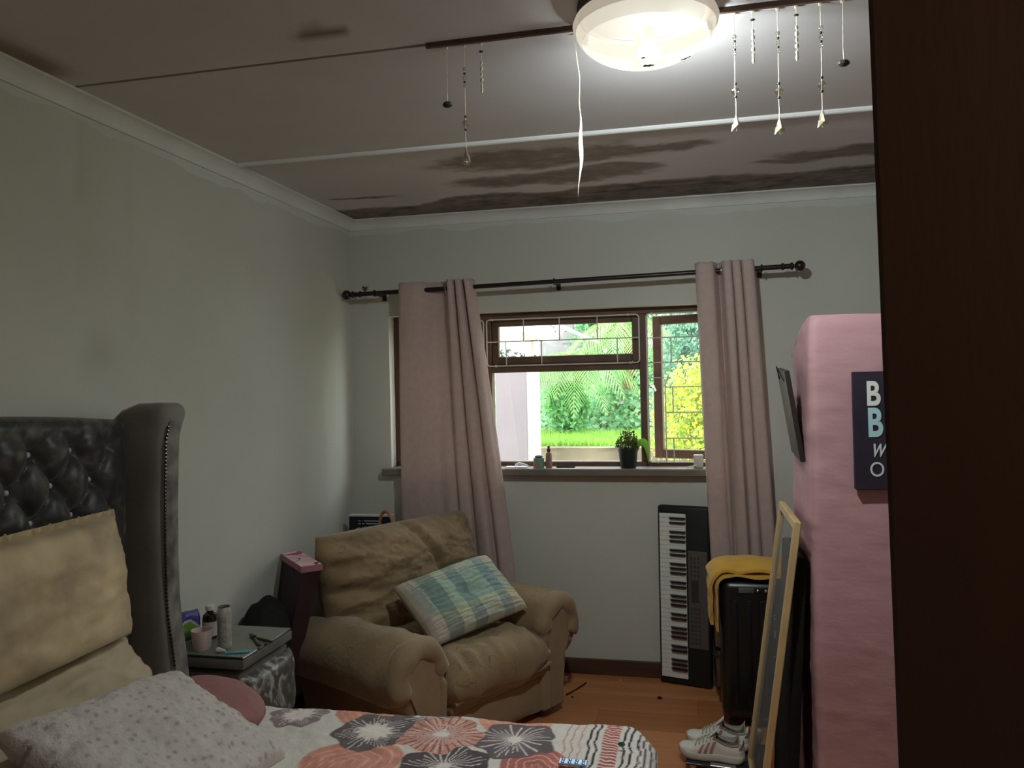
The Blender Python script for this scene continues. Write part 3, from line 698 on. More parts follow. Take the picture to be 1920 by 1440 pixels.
# duvet with printed flowers
def duvet():
    XA, XB = -1.84, -0.165        # head to foot edge
    YA, YB = 0.92, 2.275
    r = 0.055; drop = 0.30
    us = list(np.linspace(0, XB - XA, 470)) + list(XB - XA + np.linspace(0.004, r * math.pi / 2 + drop, 60))
    dense = list(np.linspace(1.98, YB, 105)); vsn = [YA - r * math.pi / 2 - 0.2, YA - r * math.pi / 2] + [YA - r * math.pi / 2 + r * math.pi / 2 * k / 6 for k in range(1, 7)] + list(np.linspace(YA + 0.03, 1.95, 40)) + dense + list(YB + np.linspace(0.003, r * math.pi / 2 + drop, 60))
    def bend(s, edge):
        if s <= edge: return s, 0.0
        t = s - edge
        if t < r * math.pi / 2: return edge + r * math.sin(t / r), r * (1 - math.cos(t / r))
        return edge + r, r + (t - r * math.pi / 2)
    def bendlo(s, edge):
        if s >= edge: return s, 0.0
        a, b = bend(2 * edge - s, edge); return 2 * edge - a, b
    vs = []; pc = []
    for v in vsn:
        if v < 1.5: y, dy = bendlo(v, YA)
        else: y, dy = bend(v, YB)
        for u in us:
            # rounded foot corner: shift foot edge in near the far side
            cut = 0.05 * sm(YB - 0.12, YB + 0.05, v) ** 2
            x, dx = bend(XA + u, XB - cut)
            hgt = 0.010 * fbm(x * 3.1, y * 4.0, 0.5) + 0.003 * fbm(x * 14, y * 14, 3) 
            w_ = 0.012 * nz(x * 6, 4.0) * sm(0.02, 0.2, dy); w2 = 0.012 * nz(y * 9, 1.0) * sm(0.02, 0.2, dx)
            vs.append((x + w2, y + 0.05 * (x + 1.32) / 1.1 * sm(1.6, 2.0, v) + w_ + 0.008 * nz(x * 4.5, 0.3) * sm(YB - 0.1, YB, y), BT + 0.006 + hgt - dx - dy)); pc.append((XA + u, v))
    nu = len(us); nv = len(vsn)
    fs = [(j*nu+i, j*nu+i+1, (j+1)*nu+i+1, (j+1)*nu+i) for j in range(nv - 1) for i in range(nu - 1)]
    X = np.array([p[0] for p in pc]); Y = np.array([p[1] for p in pc])
    C = np.tile(np.array(srgb(212, 204, 195)), (len(pc), 1))
    mott = np.array([fbm(p[0] * 22, p[1] * 22, 6) for p in pc])
    def blend(mask, rgb):
        nonlocal C
        c = np.array(srgb(*rgb)); C = C * (1 - mask[:, None]) + c * mask[:, None]
    def sms(a, b, x): t = np.clip((x - a) / (b - a), 0, 1); return t * t * (3 - 2 * t)
    def flower(cx, cy, R, col, colc, inner, rays, seed, dark=None, squash=1.0):
        dx, dy = X - cx, (Y - cy) / squash; d = np.hypot(dx, dy); th = np.arctan2(dy, dx)
        g = np.random.default_rng(seed); ph = g.uniform(0, 6.28, 6)
        edge = R * (1 + 0.07 * np.sin(5 * th + ph[0]) + 0.05 * np.sin(9 * th + ph[1]))
        blend(1 - sms(edge * 0.97, edge * 1.0, d), col)
        if colc: blend((1 - sms(edge * 0.3, edge * 0.85, d)) * 0.85, colc)
        # pale rays from the heart
        k = np.abs(((th + 0.15 * np.sin(3 * th + ph[2]) + 0.05 * d / R) / (2 * math.pi) * rays) % 1 - 0.5)
        wd = 0.10 + 0.25 * np.exp(-(d / (R * 0.35)) ** 2)
        out = R * (0.80 + 0.16 * np.sin(7 * th + ph[3]))
        blend((1 - sms(wd * 0.7, wd * 1.2, k)) * (d > inner * 0.5) * (d < out), (220, 208, 200))
        if dark:
            k2 = np.abs(((th + ph[4]) / (2 * math.pi) * (rays * 0.7)) % 1 - 0.5)
            blend((1 - sms(0.07, 0.13, k2)) * (d > R * 0.62) * (d < edge * 0.97), dark)
        blend(1 - sms(inner * 0.8, inner * 1.1, d * (1 + 0.15 * np.sin(11 * th + ph[5]))), (226, 214, 204))
    def rings(cx, cy, R, col, seed):
        d = np.hypot(X - cx, Y - cy); th = np.arctan2(Y - cy, X - cx); d = d + 0.004 * np.sin(5 * th + seed)
        blend(1 - sms(R * 0.96, R, d), col); 
        k = np.abs((d / R * 4.5) % 1 - 0.5); blend((1 - sms(0.06, 0.12, k)) * (d < R), (222, 170, 150))
    OR, DK, RD, PL = (204, 142, 122), (104, 92, 93), (172, 104, 94), (118, 102, 104)
    rings(-0.99, 2.285, 0.10, OR, 1); rings(-0.53, 2.30, 0.115, (214, 152, 130), 2); rings(-0.92, 1.98, 0.14, OR, 3); rings(-0.42, 2.02, 0.10, RD, 4)
    blend(1 - sms(0.10, 0.104, np.hypot(X + 0.80, Y - 2.29)), DK); flower(-0.80, 2.29, 0.10, DK, None, 0.016, 30, 21)
    flower(-0.66, 1.985, 0.12, (88, 76, 77), None, 0.02, 30, 9)
    flower(-1.196, 2.235, 0.088, (140, 124, 124), None, 0.045, 44, 5)
    flower(-0.925, 2.165, 0.115, DK, None, 0.050, 46, 6)
    flower(-0.508, 2.165, 0.118, DK, PL, 0.022, 26, 7)
    flower(-0.722, 2.165, 0.118, (210, 152, 132), RD, 0.022, 40, 8, dark=(104, 80, 78))
    wob = 0.0035 * np.sin(Y * 38) + 0.002 * np.sin(Y * 90 + 1)
    for x_, w_, c in ((-0.366, .0022, OR), (-0.345, .0022, OR), (-0.323, .002, OR), (-0.298, .0035, (62, 54, 56)), (-0.279, .0035, (62, 54, 56)), (-0.202, .0035, (62, 54, 56)), (-0.183, .0035, (62, 54, 56)), (-0.160, .0035, (62, 54, 56)), (-0.143, .0035, (62, 54, 56)), (-0.123, .0035, (62, 54, 56)), (-0.100, .0035, (62, 54, 56)), (-0.07, .0035, (62, 54, 56)), (-0.04, .0035, (62, 54, 56)), (-0.01, .0035, (62, 54, 56)), (0.03, .0035, (62, 54, 56))):
        blend(1 - sms(w_ * 0.7, w_ * 1.2, np.abs(X + wob - x_)), c)
    band = (1 - sms(0.021, 0.024, np.abs(X + 0.2395 + 0.4 * wob))); k = np.abs(((Y + 0.1 * (X + 0.24) + 0.002 * np.sin(X * 200)) / 0.0155) % 1 - 0.5)
    blend(band * (1 - sms(0.26, 0.34, k)), (172, 78, 70))
    C = C * (1 + 0.22 * np.clip(mott, -1, 1))[:, None] * (C.sum(1) < 1.6)[:, None] + C * (C.sum(1) >= 1.6)[:, None]
    mb = MB(); mb.add(vs, fs)
    o = mb.build('duvet_cover', M['attr'], colors=C, sharp=2.5)
    return tag(o, 'white duvet cover printed with orange and grey flowers and striped foot end', 'bedding')
duvet()

def pillow(w_, h_, t_, nx=40, ny=30, power=2.6, wr=0.006, seed=0.0, pull=0.06, fn=None, edge=0.35, disc=False):
    """a soft cushion in its own xy plane, returns verts/faces and the unit uv of each vertex"""
    vs = []; fs = []; uv = []
    def half(sg):
        o = len(vs)
        for j in range(ny + 1):
            for i in range(nx + 1):
                u, v = 2 * i / nx - 1, 2 * j / ny - 1
                prof = max(0, (1 - abs(u) ** power)) ** edge * max(0, (1 - abs(v) ** power)) ** edge
                x = w_ / 2 * u * (1 - pull * (1 - v * v) * abs(u)); y = h_ / 2 * v * (1 - pull * (1 - u * u) * abs(v))
                if disc: x, y = w_ / 2 * u * math.sqrt(1 - v * v / 2), h_ / 2 * v * math.sqrt(1 - u * u / 2)
                z = sg * t_ / 2 * prof
                n_ = fbm(u * 1.6 + seed, v * 1.6 - seed, sg) * wr + fbm(u * 5 + seed, v * 5, sg + 4) * wr * 0.4
                z += n_ * min(1, prof * 2)
                if fn: z += fn(u, v, sg) * min(1, prof * 2)
                vs.append((x, y, z)); uv.append((u, v, sg))
        for j in range(ny):
            for i in range(nx):
                q = (o+j*(nx+1)+i, o+j*(nx+1)+i+1, o+(j+1)*(nx+1)+i+1, o+(j+1)*(nx+1)+i); fs.append(q if sg > 0 else q[::-1])
    half(1); half(-1); return vs, fs, uv
def pillow_obj(name, m, P, parent=None, colors=None, M_=None):
    mb = MB(); mb.add(P[0], P[1]); o = mb.build(name, m, parent, colors=colors, sharp=2.8)
    if M_ is not None: o.matrix_world = M_
    return o

# gold cushion with fringe leaning on the headboard
gx = frame((-1.715, 1.735, 1.035), (0.0, 1, 0.015), (-0.14, 0, 1))
g0 = thing('fringed_cushion', 'large gold crushed satin cushion with fringed top edge leaning on headboard', 'cushion'); g0.matrix_world = gx
pillow_obj('cushion_body', M['gold'], pillow(0.78, 0.37, 0.13, seed=2.0, wr=0.012, pull=0.02, power=5), g0)
fr = MB(); 
for k in range(130):
    x = -0.39 + 0.78 * k / 129; h_ = 0.022 + 0.010 * nz(k * 0.9, 3.0); dx = 0.006 * nz(k * 1.7, 8.0)
    y0 = 0.176 + 0.006 * nz(k * .2, 2)
    fr.add([(x - 0.0035, y0, -0.004), (x + 0.0035, y0, 0.004), (x + 0.004 + dx, y0 + h_, 0.005 * nz(k, 1)), (x - 0.003 + dx, y0 + h_ * 0.95, -0.002)], [(0, 1, 2, 3)])
fo = fr.build('fringe', M['fringe'], g0); fo['kind'] = 'stuff'
def ruf(u, v): x = -0.392 + 0.79 * u; return (x, 0.170 + 0.03 * v, 0.0025 * math.sin(x * 140 + 3 * nz(x * 20, 0)) * v)
MB().grid(160, 3, ruf).build('ruffle', M['gold'], g0)

def fold(u, v, sg): return -0.012 * max(0, math.sin(9 * u + 4 * v + 1.0)) * sm(-0.9, -0.2, -abs(v))
o = pillow_obj('bed_pillow', M['beige'], pillow(0.76, 0.35, 0.16, seed=5.0, wr=0.02, pull=0.03, power=3.2, fn=fold), M_=frame((-1.665, 1.80, 0.715), (0.0, 1, -0.02), (-0.72, 0.0, 0.69)))
tag(o, 'beige satin pillow lying below the gold cushion', 'pillow')
P = pillow(0.58, 0.43, 0.115, 120, 100, seed=9.0, wr=0.012, pull=0.03, power=4.6)
cols = np.zeros((len(P[0]), 3)); base = np.array(srgb(196, 187, 180)); sp = np.array(srgb(140, 130, 122))
grd = np.random.default_rng(3); spots = [(sx + 0.04 * grd.uniform(-1, 1), sy + 0.05 * grd.uniform(-1, 1)) for sx in np.arange(-0.95, 1, 0.115) for sy in np.arange(-0.95, 1, 0.15)]
spa = np.array(spots)
for i, (u, v, sg) in enumerate(P[2]):
    d = np.min(np.hypot(spa[:, 0] - u, (spa[:, 1] - v) * 0.8)); k = (1 - sm(0.012, 0.032, d)) * 0.75 * (0.4 + 0.6 * sm(-0.3, 0.3, nz(u * 4, v * 4)))
    cols[i] = base * (1 - k) + sp * k
o = pillow_obj('plush_pillow', M['fur'], P, colors=cols, M_=frame((-1.315, 1.735, 0.712), (0.05, 0.99, -0.107), (-0.87, 0.1, 0.45)))
tag(o, 'white plush pillow with small grey spots at the front of the bed', 'pillow')
o = pillow_obj('round_cushion', M['rose'], pillow(0.32, 0.24, 0.12, seed=12.0, wr=0.004, power=2.0, edge=0.5, disc=True), M_=frame((-1.40, 2.10, 0.668), (0.95, 0.1, -0.22), (-0.1, 0.95, 0.12)))
tag(o, 'dusky pink cushion peeping out behind the spotted plush pillow', 'cushion')
def blk(u, v):
    x = -1.62 + 0.20 * u; y = 1.25 + 0.36 * v
    return (x, y, BT + 0.012 + 0.13 * math.sin(math.pi * u) * math.sin(math.pi * v) + 0.012 * fbm(x * 7, y * 7))
o = MB().grid(40, 40, blk).build('dark_mound', M['blackcloth']); tag(o, 'black blanket crumpled under the corner of the spotted pillow', 'mound')  # low black mound between the pillows
MB
gl = MB(); gl.ball((-0.206, 2.188, BT + 0.021), 0.009, 6, 4, (1.2, 0.8, 0.8))
tag(gl.build('green_gem', mat('green_glass', (30, 92, 52), 0.12, 0.1, spec=0.9), smooth=False), 'small green gem lying on the striped end of the duvet', 'trinket')
tb = MB().rbox((-0.36, 2.055, BT + 0.014), (-0.285, 2.085, BT + 0.020), 0.002, 1)
for k in range(4):
    for j in range(2): tb.ball((-0.349 + k * 0.018, 2.063 + j * 0.014, BT + 0.0205), 0.005, 8, 5, (1, 1, 0.6))
tag(tb.build('pill_strip', mat('foil_blue', (150, 178, 205), 0.3, 0.1, metal=0.4)), 'pale blue foil pill strip on the duvet', 'pill strip')

# ------------------------------------------------------------------ nightstand and what stands on it
NZT = 0.66
ns = thing('nightstand', 'low grey velvet nightstand with glass top between bed and armchair', 'nightstand', (-1.74, 2.69, 0))
MB().rbox((-0.175, -0.165, 0.05), (0.165, 0.185, 0.595), 0.012, 2).build('body', M['nsvelvet'], ns)
MB().rbox((-0.18, -0.175, 0.612), (0.19, 0.178, 0.650), 0.008, 2).build('top', M['nsvelvet'], ns)
MB().rbox((-0.178, -0.173, 0.6505), (0.188, 0.176, 0.6555), 0.0015, 1).build('glass_sheet', M['glassgreen'], ns)
MB().rbox((-0.174, -0.169, 0.6556), (0.184, 0.172, 0.6575), 0.0008, 1).build('glass_face', M['nstop'], ns)
def dfront(z0, z1):
    mb = MB()
    def f(u, v):
        y = -0.155 + 0.345 * u; z = z0 + (z1 - z0) * v; e = (1 - abs(2*u-1) ** 6) * (1 - abs(2*v-1) ** 6)
        return (0.166 + 0.048 * e ** 0.5 + 0.004 * fbm(y * 14, z * 14), y, z)
    mb.grid(30, 24, f); return mb.build('drawer_front', M['swirl'], ns, sharp=1.5)
dfront(0.335, 0.575); dfront(0.07, 0.325)
for y in (-0.14, 0.14):
    for x in (-0.15, 0.14): MB().lathe([(0.018, 0.0), (0.022, 0.052)], 10, T(x, y, 0.0005)).build('foot', M['door'], ns)
NT = NZT - 0.0022
mg = thing('mug', 'pale pink handleless mug at the front of the nightstand', 'mug', (-1.752, 2.575, NT))
MB().lathe([(0.0, 0), (0.026, 0), (0.030, 0.008), (0.037, 0.06), (0.038, 0.072), (0.036, 0.072), (0.034, 0.06), (0.028, 0.012), (0, 0.01)], 26).build('cup', mat('pale_pink_ceramic', (214, 194, 186), 0.3, 0.05), mg)
cn = thing('drink_can', 'tall silver can with its top cut off on the nightstand', 'can', (-1.676, 2.600, NT))
canm = mat('brushed_can', (196, 196, 190), 0.36, 0.16, 26, metal=0.5, stretch=(1, 1, 4))
MB().lathe([(0, 0.001), (0.020, 0.001), (0.024, 0.006), (0.0255, 0.012), (0.0255, 0.132), (0.0245, 0.140), (0.0215, 0.147), (0.0210, 0.152), (0.0202, 0.152), (0.020, 0.146), (0.0235, 0.138), (0.0245, 0.02), (0, 0.015)], 28).build('can_body', canm, cn)
MB().lathe([(0.0, 0.1435), (0.0195, 0.1435), (0.0195, 0.141), (0, 0.141)], 24).build('can_opening', M['dark'], cn)
MB().tube([(0.021 * math.cos(R_(a)), 0.021 * math.sin(R_(a)), 0.152) for a in range(0, 360, 15)], 0.0012, 6, closed=True).build('can_rim', M['stud'], cn)
lab = mat('can_print', (150, 150, 146), 0.5, 0.3, 60)
MB().grid(12, 10, lambda u, v: (0.0258 * math.cos(R_(-120 + 80 * u)), 0.0258 * math.sin(R_(-120 + 80 * u)), 0.025 + 0.095 * v)).build('can_label', lab, cn)
bt = thing('medicine_bottle', 'small dark brown medicine bottle with white cap behind the can', 'bottle', (-1.80, 2.70, NT))
MB().lathe([(0, 0), (0.026, 0), (0.028, 0.004), (0.028, 0.075), (0.024, 0.09), (0.012, 0.10), (0.012, 0.106), (0, 0.106)], 22).build('bottle_body', mat('amber_glass', (34, 24, 20), 0.15, 0.1, spec=0.6), bt)
MB().lathe([(0.0285, 0.012), (0.0285, 0.066), (0.0284, 0.066)], 22, cap=False).build('bottle_label', mat('bottle_paper', (190, 182, 180), 0.8, 0.1, 30), bt)
MB().lathe([(0, 0.1062), (0.0155, 0.1062), (0.016, 0.108), (0.016, 0.122), (0.014, 0.124), (0, 0.124)], 22).build('cap', mat('white_cap', (222, 222, 214), 0.4, 0.03), bt)
pk = thing('wipes_packet', 'purple and green packet behind the mug', 'packet', (-1.873, 2.655, NT), (0, 0, R_(0)))
def pkf(sg):
    def f(u, v):
        e = ((1 - abs(2*u-1) ** 4) * (1 - abs(2*v-1) ** 4)) ** 0.6
        return (0.028 * e * sg + 0.004 * fbm(u * 3, v * 3, 2), -0.075 + 0.15 * u, 0.002 + 0.105 * v + 0.006 * math.sin(5 * u))
    return f
mbp = MB(); mbp.grid(40, 30, pkf(1)); mbp.grid(40, 30, pkf(-1), flip=True)
pc = []
for p in mbp.v:
    yy = (p[1] + 0.075) / 0.15; zz = p[2] / 0.105; wv = 0.52 + 0.22 * math.sin(yy * 5.0)
    pc.append(srgb(64, 54, 140) if zz > wv + 0.1 else (srgb(200, 205, 214) if zz > wv else (srgb(120, 160, 72) if zz > wv - 0.3 else srgb(66, 112, 60))))
mbp.build('packet_body', mat('packet_film', (255, 255, 255), 0.3, 0.05, attr='Col', spec=0.5), pk, colors=pc, sharp=2)
pr_ = thing('pliers', 'small worn pliers lying behind the can on the nightstand', 'pliers', (-1.625, 2.715, NT + 0.006), (0, 0, R_(-42)))
MB().tube([(0.01, 0, 0), (0.045, -0.008, 0), (0.09, -0.012, 0), (0.115, -0.008, 0)], [0.0035, 0.005, 0.0055, 0.004], 8).build('handle', mat('grey_grip', (112, 106, 92), 0.6), pr_)
MB().tube([(0.01, 0.002, 0), (0.04, 0.012, 0), (0.08, 0.028, 0), (0.10, 0.034, 0)], [0.0035, 0.005, 0.0055, 0.004], 8).build('handle', mat('dark_grip', (72, 62, 50), 0.6), pr_)
MB().rbox((-0.045, -0.007, -0.005), (0.016, 0.007, 0.005), 0.003, 1).ball((0.006, 0, 0.003), 0.007, 8, 5).build('jaws', M['stud'], pr_)
cpx = MB().lathe([(0, 0), (0.010, 0), (0.0105, 0.004), (0.006, 0.022), (0.0035, 0.034), (0, 0.035)], 14, T(-1.672, 2.548, NT + 0.0105) @ RZ(-5) @ RY(90))
tag(cpx.build('nozzle_cap', mat('white_plastic', (218, 216, 206), 0.4, 0.03)), 'small white cone cap lying in front of the can', 'cap')
sc = MB().rbox((-0.045, -0.011, 0), (0.045, 0.011, 0.003), 0.001, 1, T(-1.60, 2.563, NT + 0.0004) @ RZ(20))
tag(sc.build('blue_sachet', mat('turquoise_sachet', (70, 160, 176), 0.35, 0.35, 30)), 'flat turquoise sachet at the edge of the nightstand', 'sachet')

# ------------------------------------------------------------------ armchair
ac = thing('armchair', 'wide brown velour armchair with rolled arms in the corner', 'armchair', (-1.22, 3.66, 0), (0, 0, R_(-29)))
MB().rbox((-0.36, -0.36, 0.03), (0.395, 0.36, 0.28), 0.03, 2).build('base', M['chairplain'], ac)
MB().grid(16, 30, lambda u, v: (0.398 + 0.018 * (1 - (2*u-1) ** 4) * (1 - (2*v-1) ** 4), -0.31 + 0.62 * v, 0.035 + 0.175 * u + 0.02 * math.sin(math.pi * v))).build('front_panel', M['chairplain'], ac)
# seat cushion
def seat(u, v, sg):
    return 0.006 * math.sin(v * 26 + 3 * u) * sm(0.55, 0.95, u) if sg > 0 else 0
Ps = pillow(0.66, 0.62, 0.27, 56, 56, power=5.0, wr=0.02, seed=3.0, pull=-0.03, edge=0.5, fn=seat)
so = pillow_obj('seat_cushion', M['chair'], Ps, ac); so.matrix_local = T(0.145, -0.025, 0.335)
MB().tube([(0.445, -0.315 + 0.63 * k / 20, 0.268 + 0.006 * math.sin(k)) for k in range(21)], 0.010, 8).build('seat_welt', M['chairplain'], ac)
for k in range(1):
    MB().rbox((0.36, -0.32, 0.215), (0.43, 0.32, 0.262), 0.018, 3).build('front_rail', M['chair'], ac)
# rolled arms
def arm(sg):
    yc = -0.44 if sg < 0 else 0.385
    prof = [(-0.085, 0.04), (-0.095, 0.20), (-0.095, 0.34)]
    # y positive = outward
    cz, r = 0.425, 0.152; cy = 0.035
    arc_ = [(cy + r * math.cos(R_(a)) * 1.0, cz + r * math.sin(R_(a))) for a in range(190, -75, -12)]
    prof = [(-0.09, 0.04), (-0.10, 0.2)] + [( -0.105, 0.36)] + arc_[1:] + [(0.075, 0.24), (0.06, 0.14), (0.055, 0.04)]
    n = len(prof)
    xs = [-0.37, -0.36, -0.33, -0.25, -0.15, -0.05, 0.05, 0.15, 0.24, 0.30, 0.345, 0.38, 0.405, 0.42]
    scl = [0.72, 0.86, 0.93, 0.96, 0.98, 1.0, 1.01, 1.03, 1.05, 1.04, 1.0, 0.99, 0.94, 0.82]
    vs = []; fs = []
    for k, (x, s_) in enumerate(zip(xs, scl)):
        for (a, b) in prof:
            up = sm(0.26, 0.36, b)
            aa = cy + (a - cy) * (1 + (s_ - 1) * up) if up > 0 else a
            bb = cz + (b - cz) * (1 + (s_ - 1) * up) if up > 0 else b
            d = 0.012 * fbm(x * 5, a * 7 + sg, b * 7) * up + 0.006 * math.sin(x * 60 + a * 20) * up * sm(0.2, 0.33, x) 
            vv = Vector((0, aa - cy, bb - cz)); L_ = vv.length or 1; vv *= (1 + d / L_)
            vs.append((x, yc + sg * (cy + vv.y), cz + vv.z - 0.03 * up * sm(0.0, -0.4, x) ))
    for k in range(len(xs) - 1):
        for j in range(n): fs.append((k*n+j, k*n+(j+1) % n, (k+1)*n+(j+1) % n, (k+1)*n+j))
    fs.append(tuple(range(n))[::-1]); fs.append(tuple((len(xs)-1)*n+j for j in range(n)))
    mb = MB(); mb.add(vs, fs); ao = mb.build('arm', M['chair'], ac, sharp=1.4)
    # fat gathered cuff running over the front of the roll and down to the floor
    path = [(0.06, 0.05), (0.055, 0.16), (0.06, 0.26)] ; cuff = []
    for a in range(-35, 205, 14): cuff.append((cy + (r - 0.045) * math.cos(R_(a)), cz + (r - 0.045) * math.sin(R_(a))))
    cuff += [(-0.085, 0.36), (-0.075, 0.25), (-0.07, 0.15), (-0.07, 0.05)]
    pts = [(0.395, yc + sg * a, b) for a, b in cuff]
    MB().tube(pts, [0.052 + 0.004 * math.sin(i * 1.3) if i < 16 else 0.036 for i in range(len(pts))], 14).build('arm_cuff', M['chairplain'], ao, sharp=1.5)
    inner = [(cy + (r - 0.06) * math.cos(R_(a)), cz + (r - 0.06) * math.sin(R_(a))) for a in range(-50, 200, 14)] + [(-0.06, 0.3), (-0.05, 0.05), (0.045, 0.05), (0.05, 0.25)]
    pn = MB(); m_ = len(inner); pn.add([(0.43, yc + sg * a, b) for a, b in inner] + [(0.40, yc + sg * a, b) for a, b in inner], [tuple(range(m_)), tuple(range(m_, 2*m_))[::-1]] + [(i, (i+1) % m_, m_ + (i+1) % m_, m_ + i) for i in range(m_)])
    pn.build('arm_front_panel', M['chairplain'], ao)
arm(-1); arm(1)
MB().rbox((-0.43, -0.36, 0.03), (-0.27, 0.36, 0.78), 0.05, 3).build('back_frame', M['chairplain'], ac)
def backf(u, v, sg):
    if sg < 0: return 0
    seam = -0.035 * math.exp(-((u - 0.10 - 0.30 * (0.6 - v)) / 0.05) ** 2) * sm(-0.7, 0.2, v) 
    ga = 0.024 * math.sin(v * 15 + 1.2 * u) * sm(0.45, 0.9, abs(u)) * (1 if u < 0 else 0.4)
    return seam + ga + 0.02 * math.exp(-((v - 0.45) / 0.35) ** 2)
Pb = pillow(0.95, 0.52, 0.31, 110, 80, power=3.2, wr=0.024, seed=8.0, pull=-0.01, edge=0.5, fn=backf)
bo = pillow_obj('back_cushion', M['chair'], Pb, ac); bo.matrix_local = frame((-0.235, 0.0, 0.655), (0, 1, 0), (-0.22, 0, 1))
for y in (-0.33, 0.33):
    for x in (-0.36, 0.34): MB().lathe([(0.022, 0.0), (0.025, 0.04)], 10, T(x, y, 0.0005)).build('foot', M['door'], ac)

# plaid pillow on the seat
Pp = pillow(0.555, 0.35, 0.14, 130, 90, power=3.4, wr=0.008, seed=14.0, pull=0.02, edge=0.42,
            fn=lambda u, v, sg: -0.030 * math.exp(-((u - 0.02) / 0.22) ** 2 - ((v + 0.05) / 0.2) ** 2) * sg + 0.0018 * math.sin(v * 40 + 4 * u + 3 * nz(u * 3, v * 3)) * sm(-0.2, 0.5, abs(u - 0.05) + abs(v)))
pcol = []
for (u, v, sg) in Pp[2]:
    cr, gn, bl_, gy, lv = (206, 198, 166), (146, 168, 152), (104, 134, 134), (120, 124, 122), (168, 156, 152)
    a = (srgb(*lv), srgb(*gn), srgb(*cr), srgb(*gy), srgb(*gn), srgb(*bl_), srgb(*cr))
    xi = [(-0.72, lv), (-0.40, (96, 116, 110)), (-0.18, (168, 180, 156)), (0.08, (100, 122, 122)), (0.45, (158, 178, 160)), (0.70, (110, 134, 140)), (1.1, (178, 172, 150))]
    yi = [(-0.62, (206, 190, 170)), (-0.38, (200, 192, 150)), (0.62, (150, 172, 158)), (1.1, (206, 198, 172))]
    cx = next(c for t, c in xi if u < t); cy_ = next(c for t, c in yi if v < t)
    m1, m2 = np.array(srgb(*cx)), np.array(srgb(*cy_)); c = np.sqrt(m1 * m2) * 1.02
    st = 0.5 + 0.5 * math.sin(v * 75); 
    if abs(v) > 0.45 or u > 0.45: c = c * (0.82 + 0.25 * (st > 0.5))
    if sg < 0: c = np.array(srgb(150, 142, 124))
    if u < -0.90: c = np.array(srgb(170, 158, 144))
    pcol.append(c)
PLM = T(-1.22, 3.66, 0) @ RZ(-29) @ frame((0.18, 0.0, 0.605), (0.10, 1, 0.10), (-0.80, 0.05, 0.62))
plo = thing('plaid_pillow', 'green and cream plaid pillow propped on the armchair seat', 'pillow'); plo.matrix_world = PLM
pillow_obj('pillow_cover', M['attr'], Pp, plo, colors=pcol)
zp = MB().tube([(-0.225, 0.15, 0.036), (-0.205, 0.06, 0.056), (-0.20, -0.05, 0.058), (-0.22, -0.145, 0.036)], 0.003, 6); zp.build('zip', mat('pale_green_zip', (178, 206, 170), 0.6), plo)

# ------------------------------------------------------------------ corner clutter behind the chair
bb = thing('gift_box', 'tapered maroon box with pink printed lid in the corner behind the armchair', 'box', (-1.875, 3.19, 0))
mar = mat('maroon_card', (56, 34, 38), 0.6, 0.15, 8)
GN, GL, GD = Vector((-1.685, 3.215, 0)), Vector((-1.912, 3.452, 0)), Vector((0.060, 0.060, 0)); OB = Vector((-1.875, 3.19, 0))
GX, GY_ = (GN - GL).normalized(), GD.normalized(); hx, hy = (GN - GL).length / 2, GD.length / 2; GM = frame((GN + GL + GD) / 2 - OB, GX, GY_)
tq = [GM @ Vector(p) for p in ((-hx, -hy, 0.782), (hx, -hy, 0.782), (hx, hy, 0.782), (-hx, hy, 0.782))]
tb_ = MB(); tb_.add([(-0.045, 0.05, 0.001), (0.045, -0.04, 0.001), (0.075, -0.01, 0.001), (-0.015, 0.08, 0.001)] + [tuple(p) for p in tq], [(0,3,2,1),(4,5,6,7),(0,1,5,4),(1,2,6,5),(2,3,7,6),(3,0,4,7)])
tb_.build('box_body', mar, bb, smooth=False)
MB().rbox((-hx - 0.006, -hy - 0.006, 0.784), (hx + 0.006, hy + 0.006, 0.814), 0.003, 1, GM).build('lid', mat('rose_card', (170, 112, 122), 0.6), bb)
tp = MB(); tp.grid(90, 50, lambda u, v: (-hx - 0.004 + (2 * hx + 0.008) * u, -hy - 0.004 + (2 * hy + 0.008) * v, 0.8145), M=GM)
tcs = []
for p in tp.v:
    q = nz(p[0] * 14, p[1] * 14, 4); q2 = abs(nz(p[0] * 9 + 4, p[1] * 9, 9))
    tcs.append(srgb(176, 88, 118) if q > 0.28 else (srgb(120, 64, 70) if q2 < 0.03 else srgb(226, 190, 196)))
tp.build('lid_print', M['attr'], bb, colors=tcs)
MB().tube([(0.05, -hy - 0.003, 0.78), (0.045, -hy - 0.002, 0.72), (0.03, -hy - 0.002, 0.66)], 0.005, 6, M=GM).build('ribbon', mat('maroon_ribbon', (96, 52, 56), 0.5), bb)
bx = thing('black_carton', 'black printed carton standing by the curtain behind the armchair', 'box', (-1.70, 4.15, 0), (0, 0, R_(2)))
stn = MB().rbox((-0.15, -0.09, 0.002), (0.14, 0.12, 0.60), 0.006, 1); 
tag(stn.build('storage_crate', mat('dark_crate', (48, 42, 40), 0.8)), 'dark crate under the black carton', 'crate').location = (-1.70, 4.15, 0)
MB().rbox((-0.155, -0.06, 0.602), (0.095, -0.025, 0.893), 0.003, 1).build('carton_body', mat('black_print_card', (34, 34, 40), 0.4), bx)
wht = mat('white_card', (196, 198, 200), 0.6)
MB().box((-0.156, -0.0612, 0.886), (0.096, -0.024, 0.8945)).build('top_edge', wht, bx, smooth=False)
MB().box((0.0955, -0.059, 0.604), (0.0975, -0.026, 0.885)).build('side_label', wht, bx, smooth=False)
MB().box((-0.14, -0.0615, 0.762), (0.08, -0.0605, 0.778)).build('blue_band', mat('blue_print', (92, 122, 168), 0.5), bx, smooth=False)
